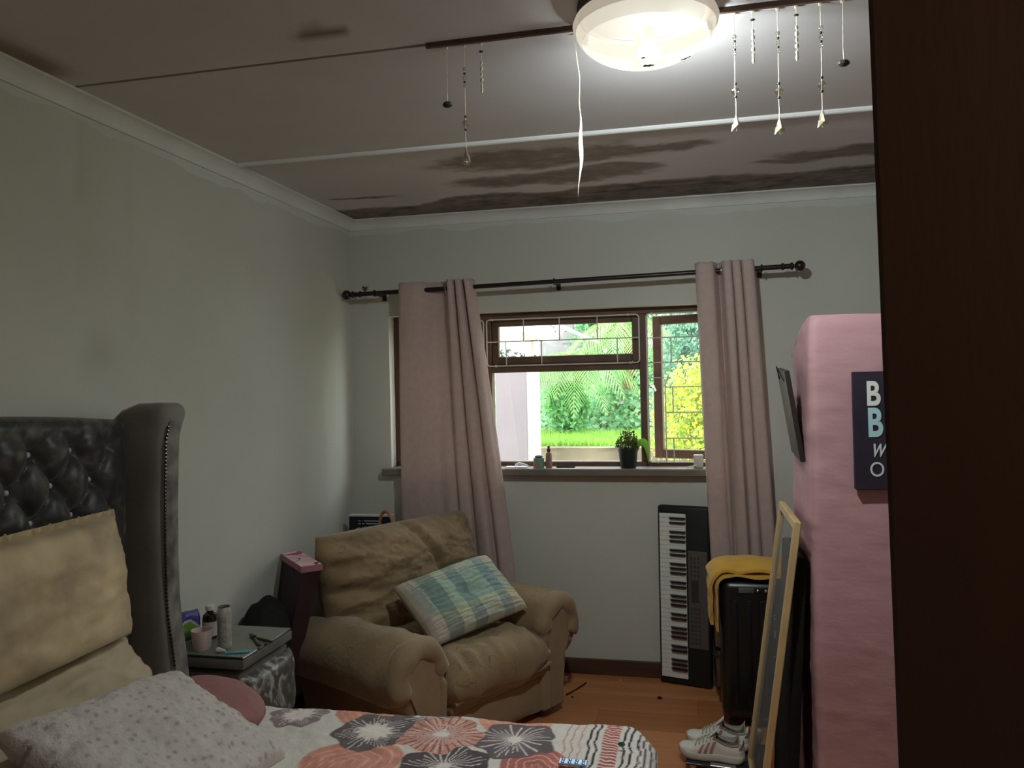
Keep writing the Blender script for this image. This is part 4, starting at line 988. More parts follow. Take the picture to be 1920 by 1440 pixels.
for k, (x0, x1, z) in enumerate(((-0.10, 0.03, 0.860), (-0.10, 0.035, 0.845), (-0.06, 0.01, 0.830), (-0.06, 0.0, 0.815), (-0.03, 0.0, 0.800))):
    MB().box((x0, -0.0616, z), (x1, -0.0604, z + 0.004)).build('print_line', wht if k < 2 else mat('tan_print_%d' % k, (150, 120, 80), 0.6), bx, smooth=False)
hbx = thing('wicker_bag', 'tan wicker handbag with arched handle behind the armchair back', 'handbag', (-1.64, 3.93, 0.5), (0, 0, R_(-25)))
wk = mat('wicker', (150, 116, 78), 0.8, 0.3, 40, 0.5, 60)
MB().lathe([(0.0, 0.0), (0.07, 0.0), (0.085, 0.03), (0.095, 0.30), (0.10, 0.335), (0.096, 0.345), (0.088, 0.335), (0.08, 0.05), (0, 0.03)], 24, Matrix.Diagonal((1.3, 0.7, 1, 1))).build('bag_body', wk, hbx)
MB().tube([(0.09 + 0.055 * math.cos(R_(a)), 0.0, 0.335 + 0.115 * math.sin(R_(a))) for a in range(0, 181, 12)], 0.008, 8).build('handle', mat('tan_leather', (164, 120, 74), 0.5), hbx)
MB().tube([(-0.10, 0, 0.335), (-0.09, -0.01, 0.40), (-0.05, -0.01, 0.365), (-0.02, 0, 0.335)], 0.0035, 6).build('strap_end', M['blackcloth'], hbx)
o = MB().rbox((-1.78, 3.80, 0.002), (-1.52, 4.04, 0.498), 0.02, 2).build('wash_basket', mat('dark_basket', (60, 50, 44), 0.8, 0.2, 20)); tag(o, 'dark basket hidden behind the armchair, carrying the wicker handbag', 'basket')
def bagf(u, v):
    a = 2 * math.pi * u; t = v
    r = (0.0 if t == 1 else 1) * (1 - t ** 8) ** 0.5
    x = 0.10 * r * math.cos(a) * (1 + 0.15 * nz(math.cos(a) * 2, math.sin(a) * 2, t * 3)); y_ = 0.145 * r * math.sin(a) * (1 + 0.15 * nz(math.cos(a) * 2, math.sin(a) * 2, 5 + t * 3))
    return (x - 0.01 * t, y_ + 0.02 * t, 0.002 + (0.69 + 0.35 * y_) * t + 0.03 * nz(x * 14, y_ * 14, t))
o = MB().grid(36, 30, bagf).build('black_bag', M['blackcloth'], sharp=2); o.location = (-1.80, 3.08, 0); tag(o, 'slumped black bag between the nightstand and the maroon box', 'bag')

# ------------------------------------------------------------------ keyboard
kb = thing('music_keyboard', 'black music keyboard standing on end against the window wall', 'keyboard', (-0.193, 4.277, 0.003), (R_(-0.6), 0, R_(-15)))
KW, KH, KT = 0.272, 0.935, 0.05
kbm = mat('black_keyboard_plastic', (34, 36, 34), 0.5, 0.1, 30)
MB().rbox((0, 0.004, 0), (KW, KT, KH), 0.014, 3).build('case', kbm, kb)
MB().rbox((0.012, 0.0005, 0.034), (0.156, 0.0075, 0.900), 0.002, 1).build('key_bed', M['dark'], kb)
wkm = mat('white_key_plastic', (224, 224, 216), 0.35, 0.03); bkm = mat('black_key_plastic', (30, 30, 30), 0.28, 0.1, spec=0.5)
ZK0, ZK1 = 0.038, 0.896; P_ = (ZK1 - ZK0) / 36
wmb = MB().rbox((0.014, -0.006, 0.0006), (0.154, 0.0035, P_ - 0.0006), 0.0012, 1)
w0 = wmb.build('white_key', wkm, kb); w0.location = (0, 0, ZK0)
for k in range(1, 36):
    c = w0.copy(); COL.objects.link(c); c.parent = kb; c.location = (0, 0, ZK0 + k * P_)
bmb = MB(); bmb.add([(0.066, -0.0055, -0.0058), (0.153, -0.0055, -0.0058), (0.153, -0.0055, 0.0058), (0.066, -0.0055, 0.0058), (0.076, -0.018, -0.0044), (0.153, -0.018, -0.0044), (0.153, -0.018, 0.0044), (0.076, -0.018, 0.0044)], [(0,1,2,3),(7,6,5,4),(0,4,5,1),(1,5,6,2),(2,6,7,3),(3,7,4,0)])
b0 = None
for k in range(1, 36):        # counted from the top (low) end: C D E F G A B
    if (k - 1) % 7 in (0, 1, 3, 4, 5):
        z = ZK1 - k * P_
        if b0 is None: b0 = bmb.build('black_key', bkm, kb, smooth=False); b0.location = (0, 0, z)
        else:
            c = b0.copy(); COL.objects.link(c); c.parent = kb; c.location = (0, 0, z)
pnl = mat('grey_panel', (92, 84, 80), 0.5, 0.08, 20)
MB().rbox((0.160, 0.0008, 0.20), (0.262, 0.0065, 0.705), 0.0025, 1).build('control_panel', pnl, kb)
MB().rbox((0.176, -0.0004, 0.44), (0.215, 0.002, 0.555), 0.001, 1).build('display', mat('lcd', (62, 58, 56), 0.3), kb)
btm = mat('button_grey', (70, 64, 62), 0.5)
btn0 = None
for z in list(np.arange(0.23, 0.42, 0.022)) + list(np.arange(0.58, 0.69, 0.022)):
    for x in (0.178, 0.197, 0.216):
        if btn0 is None:
            btn0 = MB().rbox((-0.005, -0.0012, -0.006), (0.005, 0.002, 0.006), 0.0008, 1).build('button', btm, kb); btn0.location = (x, 0, z)
        else:
            c = btn0.copy(); COL.objects.link(c); c.parent = kb; c.location = (x, 0, z)
MB().rbox((KW - 0.002, 0.012, 0.50), (KW + 0.006, 0.04, 0.56), 0.002, 1).build('side_knob', kbm, kb)
bd = MB().rbox((-0.02, 0, 0.002), (0.075, 0.012, 0.62), 0.003, 1, T(0.05, 4.288, 0) @ RZ(-12))
tag(bd.build('grey_board', mat('grey_board_card', (104, 92, 90), 0.7)), 'thin grey board standing behind the keyboard and suitcase', 'board')

# ------------------------------------------------------------------ suitcase and towel
su = thing('suitcase', 'upright black hard shell suitcase under the yellow towel', 'suitcase', (0.31, 3.885, 0))
shm = mat('black_shell', (22, 23, 23), 0.32, 0.1, 20, 0.04, 200, spec=0.5)
sx0, sx1, sy0, sy1, sz0, sz1 = -0.20, 0.20, -0.13, 0.13, 0.045, 0.68
MB().rbox((sx0, sy0, sz0), (sx1, sy1, sz1), 0.045, 5).build('shell', shm, su)
for x in (-0.135, -0.075, -0.015, 0.045, 0.105):
    MB().rbox((x - 0.012, sy0 - 0.004, sz0 + 0.07), (x + 0.012, sy0 + 0.01, sz1 - 0.09), 0.004, 2).build('shell_rib', shm, su)
MB().tube([(-0.001, sy0 + 0.05 + 0, sz1 - 0.0), (-0.001, sy0 + 0.05, sz1 + 0.0)], 0.002, 6)
MB().rbox((-0.12, sy0 - 0.006, sz1 - 0.055), (-0.05, sy0 + 0.008, sz1 - 0.030), 0.004, 2).build('handle_plate', mat('grey_handle_plate', (120, 122, 124), 0.3, 0.1, metal=0.6), su)
for x in (-0.035, 0.0): MB().ball((x, sy0 - 0.001, sz1 - 0.043), 0.009, 10, 6).build('lock_button', M['silver'], su)
MB().tube([(sx0 - 0.001, -0.06, 0.30), (sx0 - 0.022, -0.05, 0.31), (sx0 - 0.022, 0.05, 0.31), (sx0 - 0.001, 0.06, 0.30)], 0.008, 8).build('side_handle', kbm, su)
for (x, z) in ((0.035, 0.53), (0.035, 0.515), (0.035, 0.455), (0.035, 0.445), (0.035, 0.435), (0.032, 0.345)):
    MB().ball((x, sy0 - 0.0045, z), 0.0035, 8, 5).build('rivet', M['silver'], su)
for x in (sx0 + 0.05, sx1 - 0.05):
    for y in (sy0 + 0.05, sy1 - 0.05):
        MB().lathe([(0.0, -0.010), (0.018, -0.010), (0.021, -0.006), (0.021, 0.006), (0.018, 0.010), (0, 0.010)], 14, T(x, y, 0.0215) @ RX(90)).box((x - 0.014, y - 0.016, 0.03), (x + 0.014, y + 0.016, 0.05)).build('wheel', kbm, su)
tw = thing('yellow_towel', 'mustard yellow towel draped over the black suitcase', 'towel', (0.31, 3.885, 0))
twm = mat('mustard_terry', (206, 158, 58), 0.95, 0.1, 9, 0.5, 220, sheen=0.3)
def towel_layer(off, y0, y1, dropz, seed, name, thick=0.007):
    path = []
    rr = 0.05 + off; x0, x1, zt = sx0 - 0.006 - off, sx1 + 0.006 + off, sz1 + 0.006 + off
    for k in range(12): path.append((x0, dropz + (zt - rr - dropz) * k / 12))
    for k in range(9):
        a = math.pi - math.pi / 2 * k / 8; path.append((x0 + rr + rr * math.cos(a), zt - rr + rr * math.sin(a)))
    for k in range(1, 12): path.append((x0 + rr + (x1 - x0 - 2 * rr) * k / 12, zt + 0.004 * math.sin(k * 0.9 + seed)))
    for k in range(9):
        a = math.pi / 2 - math.pi / 2 * k / 8; path.append((x1 - rr + rr * math.cos(a), zt - rr + rr * math.sin(a)))
    for k in range(1, 8): path.append((x1, zt - rr - 0.25 * k / 7))
    n = len(path); ny = 26; mb = MB(); vs = []; fs = []
    for s_ in (0, 1):
        for j in range(ny + 1):
            v = j / ny
            for i, (x, z) in enumerate(path):
                t = Vector((path[min(i+1, n-1)][0] - path[max(i-1, 0)][0], 0, path[min(i+1, n-1)][1] - path[max(i-1, 0)][1])).normalized(); nr = Vector((-t.z, 0, t.x))
                y = y0 + (y1 - y0) * v + 0.006 * nz(i * 0.3, seed) * (1 if j < ny / 2 else 0)
                p = Vector((x, y, z)) + nr * (s_ * thick + 0.012 * (0.5 + 0.5 * nz(i * 0.25, v * 4, seed)) * (1 if 10 < i < 30 else 0.4) + 0.034 * math.sin(math.pi * v) * (1 if 14 < i < 36 else 0.3))
                if i < 12: p.z -= (12 - i) / 12 * 0.05 * (v - 0.3) * (-1); p.y += 0.02 * nz(v * 3, i * 0.2, seed) * (12 - i) / 12
                vs.append(p)
    N = n * (ny + 1)
    for j in range(ny):
        for i in range(n - 1):
            q = (j*n+i, j*n+i+1, (j+1)*n+i+1, (j+1)*n+i); fs.append(q); fs.append(tuple(N + k for k in q[::-1]))
    for j in (0, ny):
        for i in range(n - 1): a = j*n+i; fs.append((a, a+1, N+a+1, N+a))
    for j in range(ny):
        for i in (0, n - 1): a = j*n+i; fs.append((a, a+n, N+a+n, N+a))
    mb.add(vs, fs); return mb.build(name, twm, tw, sharp=1.6)
towel_layer(0.002, -0.138, 0.13, 0.46, 1.0, 'under_fold'); towel_layer(0.024, -0.132, 0.14, 0.49, 4.0, 'upper_fold', 0.012)
tas = MB()
for k in range(3): tas.tube([(sx0 - 0.012, -0.11 + 0.012 * k, 0.468), (sx0 - 0.016, -0.112 + 0.012 * k, 0.44), (sx0 - 0.014, -0.113 + 0.012 * k, 0.425)], 0.003, 5)
tas.build('tassel', twm, tw)

# ------------------------------------------------------------------ wooden glazed frame leaning on the partition, black case behind it
gfr = thing('glazed_frame', 'tall pale wooden frame with dusty glass leaning against the pink wall', 'frame')
gfr.matrix_world = frame((0.205, 2.94, 0.004), (0, 1, 0), (0.150, 0, 1.085))
FW, FH = 0.50, 1.098
pine = mat('pale_pine', (196, 166, 120), 0.6, 0.12, 6, 0.1, 40, stretch=(1, 1, 1))
for a, b, nm in (((0, 0, -0.012), (0.03, FH, 0.012), 'stile'), ((FW - 0.03, 0, -0.012), (FW, FH, 0.012), 'stile'), ((0.0305, FH - 0.03, -0.012), (FW - 0.0305, FH, 0.012), 'rail'), ((0.0305, 0, -0.012), (FW - 0.0305, 0.03, 0.012), 'rail')):
    MB().rbox(a, b, 0.003, 1).build(nm, pine, gfr)
MB().box((0.026, 0.026, -0.002), (FW - 0.026, FH - 0.026, 0.002)).build('glass_sheet', M['dustyglass'], gfr, smooth=False)
bc = thing('black_case', 'flat black case leaning on the pink wall behind the wooden frame', 'case')
bc.matrix_world = frame((0.318, 3.00, 0.004), (0, 1, 0), (0.052, 0, 0.95))
MB().rbox((0, 0, -0.022), (0.40, 0.95, 0.022), 0.012, 2).build('case_body', M['blackcloth'], bc)
MB().tube([(0.14, 0.95, 0), (0.15, 0.972, 0), (0.25, 0.972, 0), (0.26, 0.95, 0)], 0.007, 8).build('handle', M['blackcloth'], bc)

# picture hanging tilted on the end of the partition
pf = thing('small_picture', 'small dark framed picture hanging askew on the end of the pink wall', 'picture')
pf.matrix_world = frame((0.352, 3.07, 1.625), (0.0, 1, 0.05), (-0.155, 0, 1)) @ T(0, -0.34, 0)
MB().rbox((0, 0, -0.018), (0.27, 0.34, 0.0), 0.003, 1).build('picture_frame', mat('dark_frame_wood', (52, 44, 42), 0.4), pf)
MB().box((0.03, 0.03, 0.0004), (0.24, 0.31, 0.0014)).build('picture_print', mat('grey_print', (150, 146, 142), 0.25, 0.5, 9), pf, smooth=False)
MB().tube([(0.06, 0.30, -0.019), (0.135, 0.355, -0.030), (0.21, 0.30, -0.019)], 0.0022, 5).build('hanging_cord', M['blackcloth'], pf)

# sign on the partition
sg_ = thing('wall_sign', 'dark purple lettered wooden sign on the front of the pink wall', 'sign', (0.541, 2.943, 1.21))
sg_.rotation_euler = (0, R_(-0.3), 0)
MB().rbox((0, -0.028, 0), (0.27, -0.004, 0.403), 0.002, 1).build('board', mat('dark_purple_board', (44, 36, 50), 0.6, 0.25, 6), sg_)
def letter(ch, x, z, size, rgb, sh=0.0, bold=0.0, wid=1.0):
    c = bpy.data.curves.new('letter', 'FONT'); c.body = ch; c.size = size; c.shear = sh; c.extrude = 0.0012; c.offset = bold
    m_ = mat('letter_paint_' + ch + str(int(size * 1000)), rgb, 0.6); c.materials.append(m_)
    tmp = bpy.data.objects.new('letter_curve', c); COL.objects.link(tmp); bpy.context.view_layer.update()
    me = bpy.data.meshes.new_from_object(tmp.evaluated_get(bpy.context.evaluated_depsgraph_get())); bpy.data.objects.remove(tmp); bpy.data.curves.remove(c)
    o = bpy.data.objects.new('letter', me); COL.objects.link(o); o.parent = sg_; o.location = (x, -0.0295, z); o.rotation_euler = (R_(90), 0, 0); o.scale = (wid, 1, 1)
letter('B', 0.040, 0.289, 0.115, (222, 222, 216), bold=0.003, wid=0.72)
letter('B', 0.042, 0.184, 0.134, (172, 206, 210), bold=0.004, wid=0.66)
letter('w', 0.050, 0.112, 0.100, (206, 206, 206), sh=0.4, wid=0.62)
letter('O', 0.046, 0.046, 0.070, (206, 206, 206), wid=0.85)

# ------------------------------------------------------------------ shoes on a dark scale, white lid
sca = thing('bathroom_scale', 'dark glass bathroom scale under the sneakers', 'scale', (0.11, 3.45, 0), (0, 0, R_(-8)))
MB().rbox((-0.15, -0.13, 0.018), (0.17, 0.14, 0.027), 0.004, 2).build('glass_plate', mat('dark_scale_glass', (28, 32, 36), 0.12, 0.1, spec=0.7), sca)
MB().rbox((-0.05, -0.125, 0.0272), (0.05, -0.095, 0.029), 0.001, 1).build('display', M['silver'], sca)
for x in (-0.12, 0.14):
    for y in (-0.10, 0.11): MB().lathe([(0.02, 0.0005), (0.02, 0.018)], 12, T(x, y, 0)).build('foot', M['silver'], sca)
whm = mat('worn_white_leather', (214, 208, 198), 0.55, 0.06, 12, 0.1, 60); solem = mat('white_rubber', (206, 196, 184), 0.7, 0.08, 20); pkm = mat('pink_suede', (168, 124, 120), 0.8); lin = mat('grey_lining', (158, 150, 138), 0.9); lacem = mat('grey_lace', (176, 168, 154), 0.9)
def sneaker(loc, rz, label):
    r = thing('sneaker', label, 'shoe', loc, (0, 0, R_(rz)), 'white sneakers with pink stripes')
    L = 0.27
    def halfw(t):  # t 0 heel .. 1 toe
        return 0.034 + 0.014 * sm(0.35, 0.72, t) - 0.004 * math.sin(math.pi * sm(0.2, 0.6, t)) if t < 0.75 else 0.048 * math.sqrt(max(0, 1 - ((t - 0.75) / 0.25) ** 2.2))
    def hw(t):
        base = halfw(t)
        if t < 0.1: base = base * math.sqrt(max(0, 1 - ((0.1 - t) / 0.1) ** 2.4))
        return base
    def top(t):
        return 0.098 - 0.022 * math.sin(math.pi * min(1, t / 0.42)) if t < 0.42 else (0.098 - 0.052 * sm(0.42, 0.86, t) - 0.02 * sm(0.86, 1.0, t))
    # sole
    so_ = MB(); n = 28; vs = []; fs = []
    ring = [(t, s) for t in [k / n for k in range(n + 1)] for s in (1,)] 
    out = [(L * (k / n), hw(k / n) + 0.005) for k in range(n + 1)]; loop = out + [(x, -y) for x, y in out[::-1][1:-1]]
    m_ = len(loop)
    for (z, sc_) in ((0.001, 0.94), (0.006, 1.0), (0.026, 1.0), (0.029, 0.96)):
        for (x, y) in loop: vs.append((L/2 + (x - L/2) * (1 + (sc_ - 1) * 0.4) , y * sc_, z + 0.012 * sm(0.8, 1.0, x / L) + 0.004 * sm(0.15, 0, x / L)))
    for k in range(3):
        for j in range(m_): fs.append((k*m_+j, k*m_+(j+1) % m_, (k+1)*m_+(j+1) % m_, (k+1)*m_+j))
    fs += [tuple(range(m_))[::-1], tuple(3*m_ + j for j in range(m_))]
    so_.add(vs, fs).build('sole', solem, r, sharp=0.9)
    # upper with open collar
    up = MB(); vs = []; fs = []; nt = 30; na = 18
    def upp(t, a):   # a from -1 to 1 across
        x = L * t; w_ = hw(t) - 0.001; h_ = top(t)
        op = sm(0.06, 0.12, t) * (1 - sm(0.46, 0.52, t))
        ang = a * math.pi / 2
        rx = math.copysign(abs(math.sin(ang)) ** 0.75, a); rz_ = abs(math.cos(ang)) ** 0.7
        gap = 0.45 * op
        rz2 = rz_ if abs(a) > gap else rz_
        lean = 0.80 + 0.20 * (1 - sm(0.3, 1.0, rz_))
        return (x + 0.008 * rz_ * (1 - 2 * sm(0, 0.12, t)) * (t < 0.12), w_ * rx * lean, 0.027 + 0.012 * sm(0.8, 1, t) + (h_ - 0.027) * rz_)
    for i in range(nt + 1):
        for j in range(na + 1): vs.append(upp(0.004 + 0.99 * i / nt, -1 + 2 * j / na))
    for i in range(nt):
        t = (i + 0.5) / nt
        for j in range(na):
            a = abs(-1 + 2 * (j + 0.5) / na)
            if 0.08 < t < 0.45 and a < 0.48: continue
            fs.append((i*(na+1)+j, i*(na+1)+j+1, (i+1)*(na+1)+j+1, (i+1)*(na+1)+j))
    up.add(vs, fs).build('upper', whm, r, sharp=1.3)
    # lining tub seen through the collar
    ln = MB(); ln.grid(10, 10, lambda u, v: (L * (0.09 + 0.37 * u), (hw(0.09 + 0.37 * u) - 0.007) * (2 * v - 1), 0.034 + 0.048 * abs(2 * v - 1) ** 2.2 + 0.03 * (abs(2*u-1) ** 4))); ln.build('lining', lin, r)
    collar = []
    for s_ in (1, -1):
        seq = [k / 10 for k in range(11)]
        for q in (seq if s_ == 1 else seq[::-1]):
            t = 0.075 + 0.38 * q; p = upp(t, 0.47 * s_); collar.append(p)
    MB().tube(collar, 0.0055, 8, closed=True).build('collar', lin, r)
    # tongue
    MB().grid(6, 8, lambda u, v: (L * (0.40 + 0.22 * (1 - v)), 0.02 * (2 * u - 1) * (0.8 + 0.3 * v), 0.088 - 0.03 * (1 - v) + 0.028 * v - 0.006 * (2*u-1) ** 2 + 0.012)).build('tongue', whm, r)
    # side stripes and pink heel
    for s_ in (1, -1):
        for k in range(3):
            st = MB(); t0 = 0.47 + 0.085 * k
            def sf(u, v, t0=t0, s_=s_):
                a = (0.99 - 0.40 * v); p = Vector(upp(t0 + 0.045 * u - 0.06 * v, s_ * a)); return (p.x, p.y + s_ * 0.0018, p.z + 0.0004)
            st.grid(4, 8, sf).build('stripe', pkm, r)
    MB().grid(10, 6, lambda u, v: tuple(Vector(upp(0.006 + 0.10 * abs(2*u-1), (0.58 + 0.12 * abs(2*u-1)) * (1 if u > 0.5 else -1))) + Vector((-0.003, 0.0015 * (1 if u > .5 else -1), -0.02 * v + 0.006)))).build('heel_patch', pkm, r)
    for k in range(5):
        t = 0.50 + 0.055 * k; pts = [tuple(Vector(upp(t + 0.01 * math.sin(3 * a), a * 0.55)) + Vector((0, 0, 0.005))) for a in (-1, -0.6, -0.2, 0.2, 0.6, 1)]
        MB().tube(pts, 0.0028, 6).build('lace', lacem, r)
    return r
# loc is the heel, local +x points to the toe
sneaker((0.185, 3.385, 0.0275), 170, 'white sneaker with three pink stripes, nearer the bed')
sneaker((0.215, 3.505, 0.0275), 171, 'white sneaker half hidden behind its striped twin, nearer the suitcase')
wl = MB().lathe([(0, 0), (0.024, 0.0), (0.03, 0.006), (0.034, 0.03), (0.031, 0.032), (0.026, 0.01), (0, 0.008)], 20, T(0.262, 3.545, 0.062) @ RY(-70))
tag(wl.build('plastic_saucer', mat('white_plastic_lid', (212, 208, 200), 0.4, 0.04)), 'small white plastic saucer tipped on edge between sneakers and frame', 'saucer')
# floor litter
deb = mat('dark_crumb', (46, 24, 18), 0.8)
tag(MB().tube([(-0.655, 4.02, 0.004), (-0.615, 4.10, 0.004), (-0.575, 4.20, 0.004)], 0.0035, 6).build('thin_stick', deb), 'thin dark red stick lying on the floor by the armchair', 'stick')
tag(MB().ball((-0.186, 4.06, 0.006), 0.011, 8, 5, (1.3, 0.8, 0.5)).build('dark_crumb', deb), 'dark crumb on the floor in front of the keyboard', 'crumb')
tag(MB().ball((-0.62, 4.0, 0.004), 0.005, 8, 5, (1.3, 0.8, 0.7)).build('dark_crumb', deb), 'tiny dark crumb beside the thin stick', 'crumb')
tag(MB().rbox((-0.70, 4.20, 0.001), (-0.675, 4.215, 0.028), 0.002, 1).build('paper_scrap', mat('paper_white', (206, 206, 206), 0.8)), 'white paper scrap by the baseboard beside the armchair', 'paper')
tag(MB().ball((-0.40, 4.27, 0.003), 0.005, 6, 4, (1.4, 1, 0.5)).build('white_crumb', mat('white_chip', (200, 198, 190), 0.8)), 'tiny pale chip on the floor at the baseboard', 'crumb')

# ------------------------------------------------------------------ things on the sill
SZ_ = 1.1285
pp = thing('potted_plant', 'small leafy plant in a black pot on the window sill', 'plant', (-0.340, 4.345, SZ_))
potm = mat('black_green_pot', (34, 44, 38), 0.55, 0.1, 20)
MB().lathe([(0, 0), (0.040, 0), (0.042, 0.004), (0.052, 0.090), (0.056, 0.092), (0.056, 0.106), (0.050, 0.106), (0.047, 0.09), (0, 0.088)], 28).build('pot', potm, pp)
lfm = mat('plant_leaf', (60, 84, 36), 0.5, 0.3, 20, attr='Col', trans=0.35)
def leaves(n, gen, size, cols, seed, aspect=1.6, spread=1.0):
    """a mass of little bent leaves; gen(rng) -> position, outward normal"""
    g = np.random.default_rng(seed); vs = []; fs = []; cc = []
    for i in range(n):
        p, nr = gen(g); p = np.array(p); nr = np.array(nr) + g.normal(0, spread, 3); nr /= np.linalg.norm(nr) + 1e-9
        t = np.cross(nr, g.normal(0, 1, 3)); t /= np.linalg.norm(t) + 1e-9; b = np.cross(nr, t)
        s_ = size * g.uniform(0.6, 1.3); o = len(vs)
        tip = p + t * s_ * aspect; mid = p + t * s_ * aspect * 0.5
        vs += [tuple(p), tuple(mid + b * s_ * 0.5 + nr * s_ * 0.12), tuple(tip - nr * s_ * 0.12), tuple(mid - b * s_ * 0.5 + nr * s_ * 0.12)]
        fs += [(o, o+1, o+2), (o, o+2, o+3)]
        c = np.array(cols[g.integers(len(cols))]) * g.uniform(0.75, 1.25); cc += [c] * 4
    return vs, fs, cc
def plantgen(g):
    a = g.uniform(0, 6.28); r = 0.062 * math.sqrt(g.uniform(0, 1)); h = 0.105 + g.uniform(0, 0.105) * (1 - (r / 0.075) ** 2)
    return (r * math.cos(a), r * math.sin(a), h), (math.cos(a) * 0.6, math.sin(a) * 0.6, 0.7)
lv = leaves(420, plantgen, 0.013, [srgb(70, 96, 40), srgb(92, 112, 48), srgb(110, 78, 50), srgb(54, 80, 34)], 4, 1.3)
mb = MB(); mb.add(lv[0], lv[1]); fo = mb.build('foliage', lfm, pp, colors=lv[2], smooth=False); fo['kind'] = 'stuff'
st = MB()
for k in range(12):
    a = k * 0.55; r = 0.045 * ((k * 37 % 10) / 10); st.tube([(r * 0.5 * math.cos(a), r * 0.5 * math.sin(a), 0.089), (r * math.cos(a), r * math.sin(a), 0.15), (1.2 * r * math.cos(a), 1.2 * r * math.sin(a), 0.20)], 0.0015, 5)
st.build('stems', mat('stem_brown', (90, 84, 50), 0.8), pp)
bigl = MB()
def bigleaf(u, v):
    def c(a): return Vector((0.038 + 0.072 * math.sin(1.5 * a), -0.012, 0.108 + 0.05 * math.sin(2.3 * a) - 0.12 * a ** 3))
    t = (c(v + 0.01) - c(v - 0.01)).normalized(); wdt = 0.020 * math.sin(math.pi * min(1, 0.10 + 0.88 * v))
    p = c(v) + Vector((-t.z, 0, t.x)) * wdt * (2*u-1); return (p.x, p.y - 0.006 * abs(2*u-1), p.z)
bigl.grid(6, 16, bigleaf); bigl.build('hanging_leaf', mat('bright_leaf', (98, 140, 46), 0.45, 0.1, trans=0.4), pp)
jr = thing('green_tin', 'small pale green tin with dark lid on the window sill', 'tin', (-0.832, 4.345, SZ_))
MB().lathe([(0, 0), (0.029, 0), (0.030, 0.002), (0.030, 0.054), (0.028, 0.056), (0, 0.056)], 24).build('tin_body', mat('pale_green_tin', (128, 156, 138), 0.4, 0.1, 20), jr)
MB().lathe([(0, 0.0562), (0.022, 0.0562), (0.022, 0.064), (0.015, 0.069), (0, 0.07)], 20).build('lid', mat('dark_green_lid', (46, 58, 48), 0.5), jr)
MB().grid(8, 4, lambda u, v: (0.0303 * math.cos(R_(-150 + 70 * u)), 0.0303 * math.sin(R_(-150 + 70 * u)), 0.012 + 0.014 * v)).build('orange_label', mat('orange_print', (176, 110, 76), 0.6), jr)
lb = thing('lotion_bottle', 'slim pinkish brown bottle beside the green tin on the sill', 'bottle', (-0.775, 4.345, SZ_))
MB().lathe([(0, 0), (0.017, 0), (0.018, 0.003), (0.018, 0.070), (0.0155, 0.082), (0.009, 0.088), (0, 0.088)], 20).build('bottle_body', mat('tan_plastic', (150, 116, 104), 0.4, 0.05), lb)
MB().lathe([(0, 0.0882), (0.0105, 0.0882), (0.0105, 0.104), (0.007, 0.106), (0.0065, 0.120), (0, 0.121)], 16).build('cap', mat('brown_cap', (86, 52, 46), 0.4), lb)
def clf(u, v): return (-1.165 + 0.08 * u, 4.31 + 0.08 * v, SZ_ + 0.002 + 0.032 * (math.sin(math.pi * u) * math.sin(math.pi * v)) ** 0.6 + 0.008 * fbm(u * 5, v * 5))
tag(MB().grid(20, 20, clf).build('blue_cloth', mat('blue_cloth', (72, 110, 142), 0.7, 0.4, 60)), 'crumpled blue cloth on the sill at the edge of the curtain', 'cloth')
tag(MB().rbox((-1.02, 4.32, SZ_ + 0.0003), (-0.90, 4.385, SZ_ + 0.005), 0.001, 1, None).build('paper_sheets', mat('paper_bright', (214, 216, 220), 0.7)), 'white papers lying flat on the sill', 'paper')
tag(MB().tube([(-0.965, 4.345, SZ_ + 0.014), (-0.945, 4.343, SZ_ + 0.022), (-0.915, 4.34, SZ_ + 0.017), (-0.885, 4.335, SZ_ + 0.009)], [0.006, 0.008, 0.007, 0.003], 8).build('white_spoon', mat('white_plastic_spoon', (216, 216, 220), 0.4)), 'white plastic spoon resting on the papers on the sill', 'spoon')
tag(MB().rbox((-0.735, 4.34, SZ_ + 0.0003), (-0.63, 4.355, SZ_ + 0.008), 0.003, 1).build('black_pen', M['blackcloth']), 'black pen lying on the sill beside the slim bottle', 'pen')
tag(MB().rbox((0.005, 4.33, SZ_ + 0.0003), (0.055, 4.375, SZ_ + 0.07), 0.006, 2).build('white_carton', mat('cream_carton', (186, 184, 170), 0.6)), 'small off white carton on the sill behind the narrow curtain', 'box')
tag(MB().tube([(-0.035, 4.315, SZ_ + 0.003), (-0.01, 4.32, SZ_ + 0.010), (0.02, 4.322, SZ_ + 0.017)], 0.003, 6).build('white_cable', mat('white_cable', (220, 220, 216), 0.5)), 'short white cable on the sill in front of the off white carton', 'cable')

# ------------------------------------------------------------------ garden outside
GZ = 0.72
gr = MB().box((-14, 15.95, 0.2), (12, 40, 0.48)).box((-14, 4.7, -0.4), (12, 10.6, -0.15)).build('ground', mat('yard_concrete', (168, 160, 146), 0.9, 0.15, 2), smooth=False); struct(gr)
rw = MB(); rw.grid(90, 14, lambda u, v: (-12 + 22 * u, 10.5 + 0.02 * fbm(u * 60, v * 4), -0.16 + (GZ + 0.16) * v)); rw.grid(90, 2, lambda u, v: (-12 + 22 * u, 10.5 + 0.3 * v, GZ)); 
struct(rw.build('wall_garden', mat('mossy_concrete', (142, 132, 110), 0.9, 0.3, 1.6, 0.4, 8)), 'low stained concrete retaining wall')
lw = MB(); lw.grid(60, 16, lambda u, v: (-12 + 22 * u, 10.78 + 2.6 * v, GZ - 0.01 + 0.03 * fbm(u * 20, v * 4)))
struct(lw.build('ground', mat('lawn_soil', (130, 165, 84), 0.95, 0.2, 6)), 'lawn')
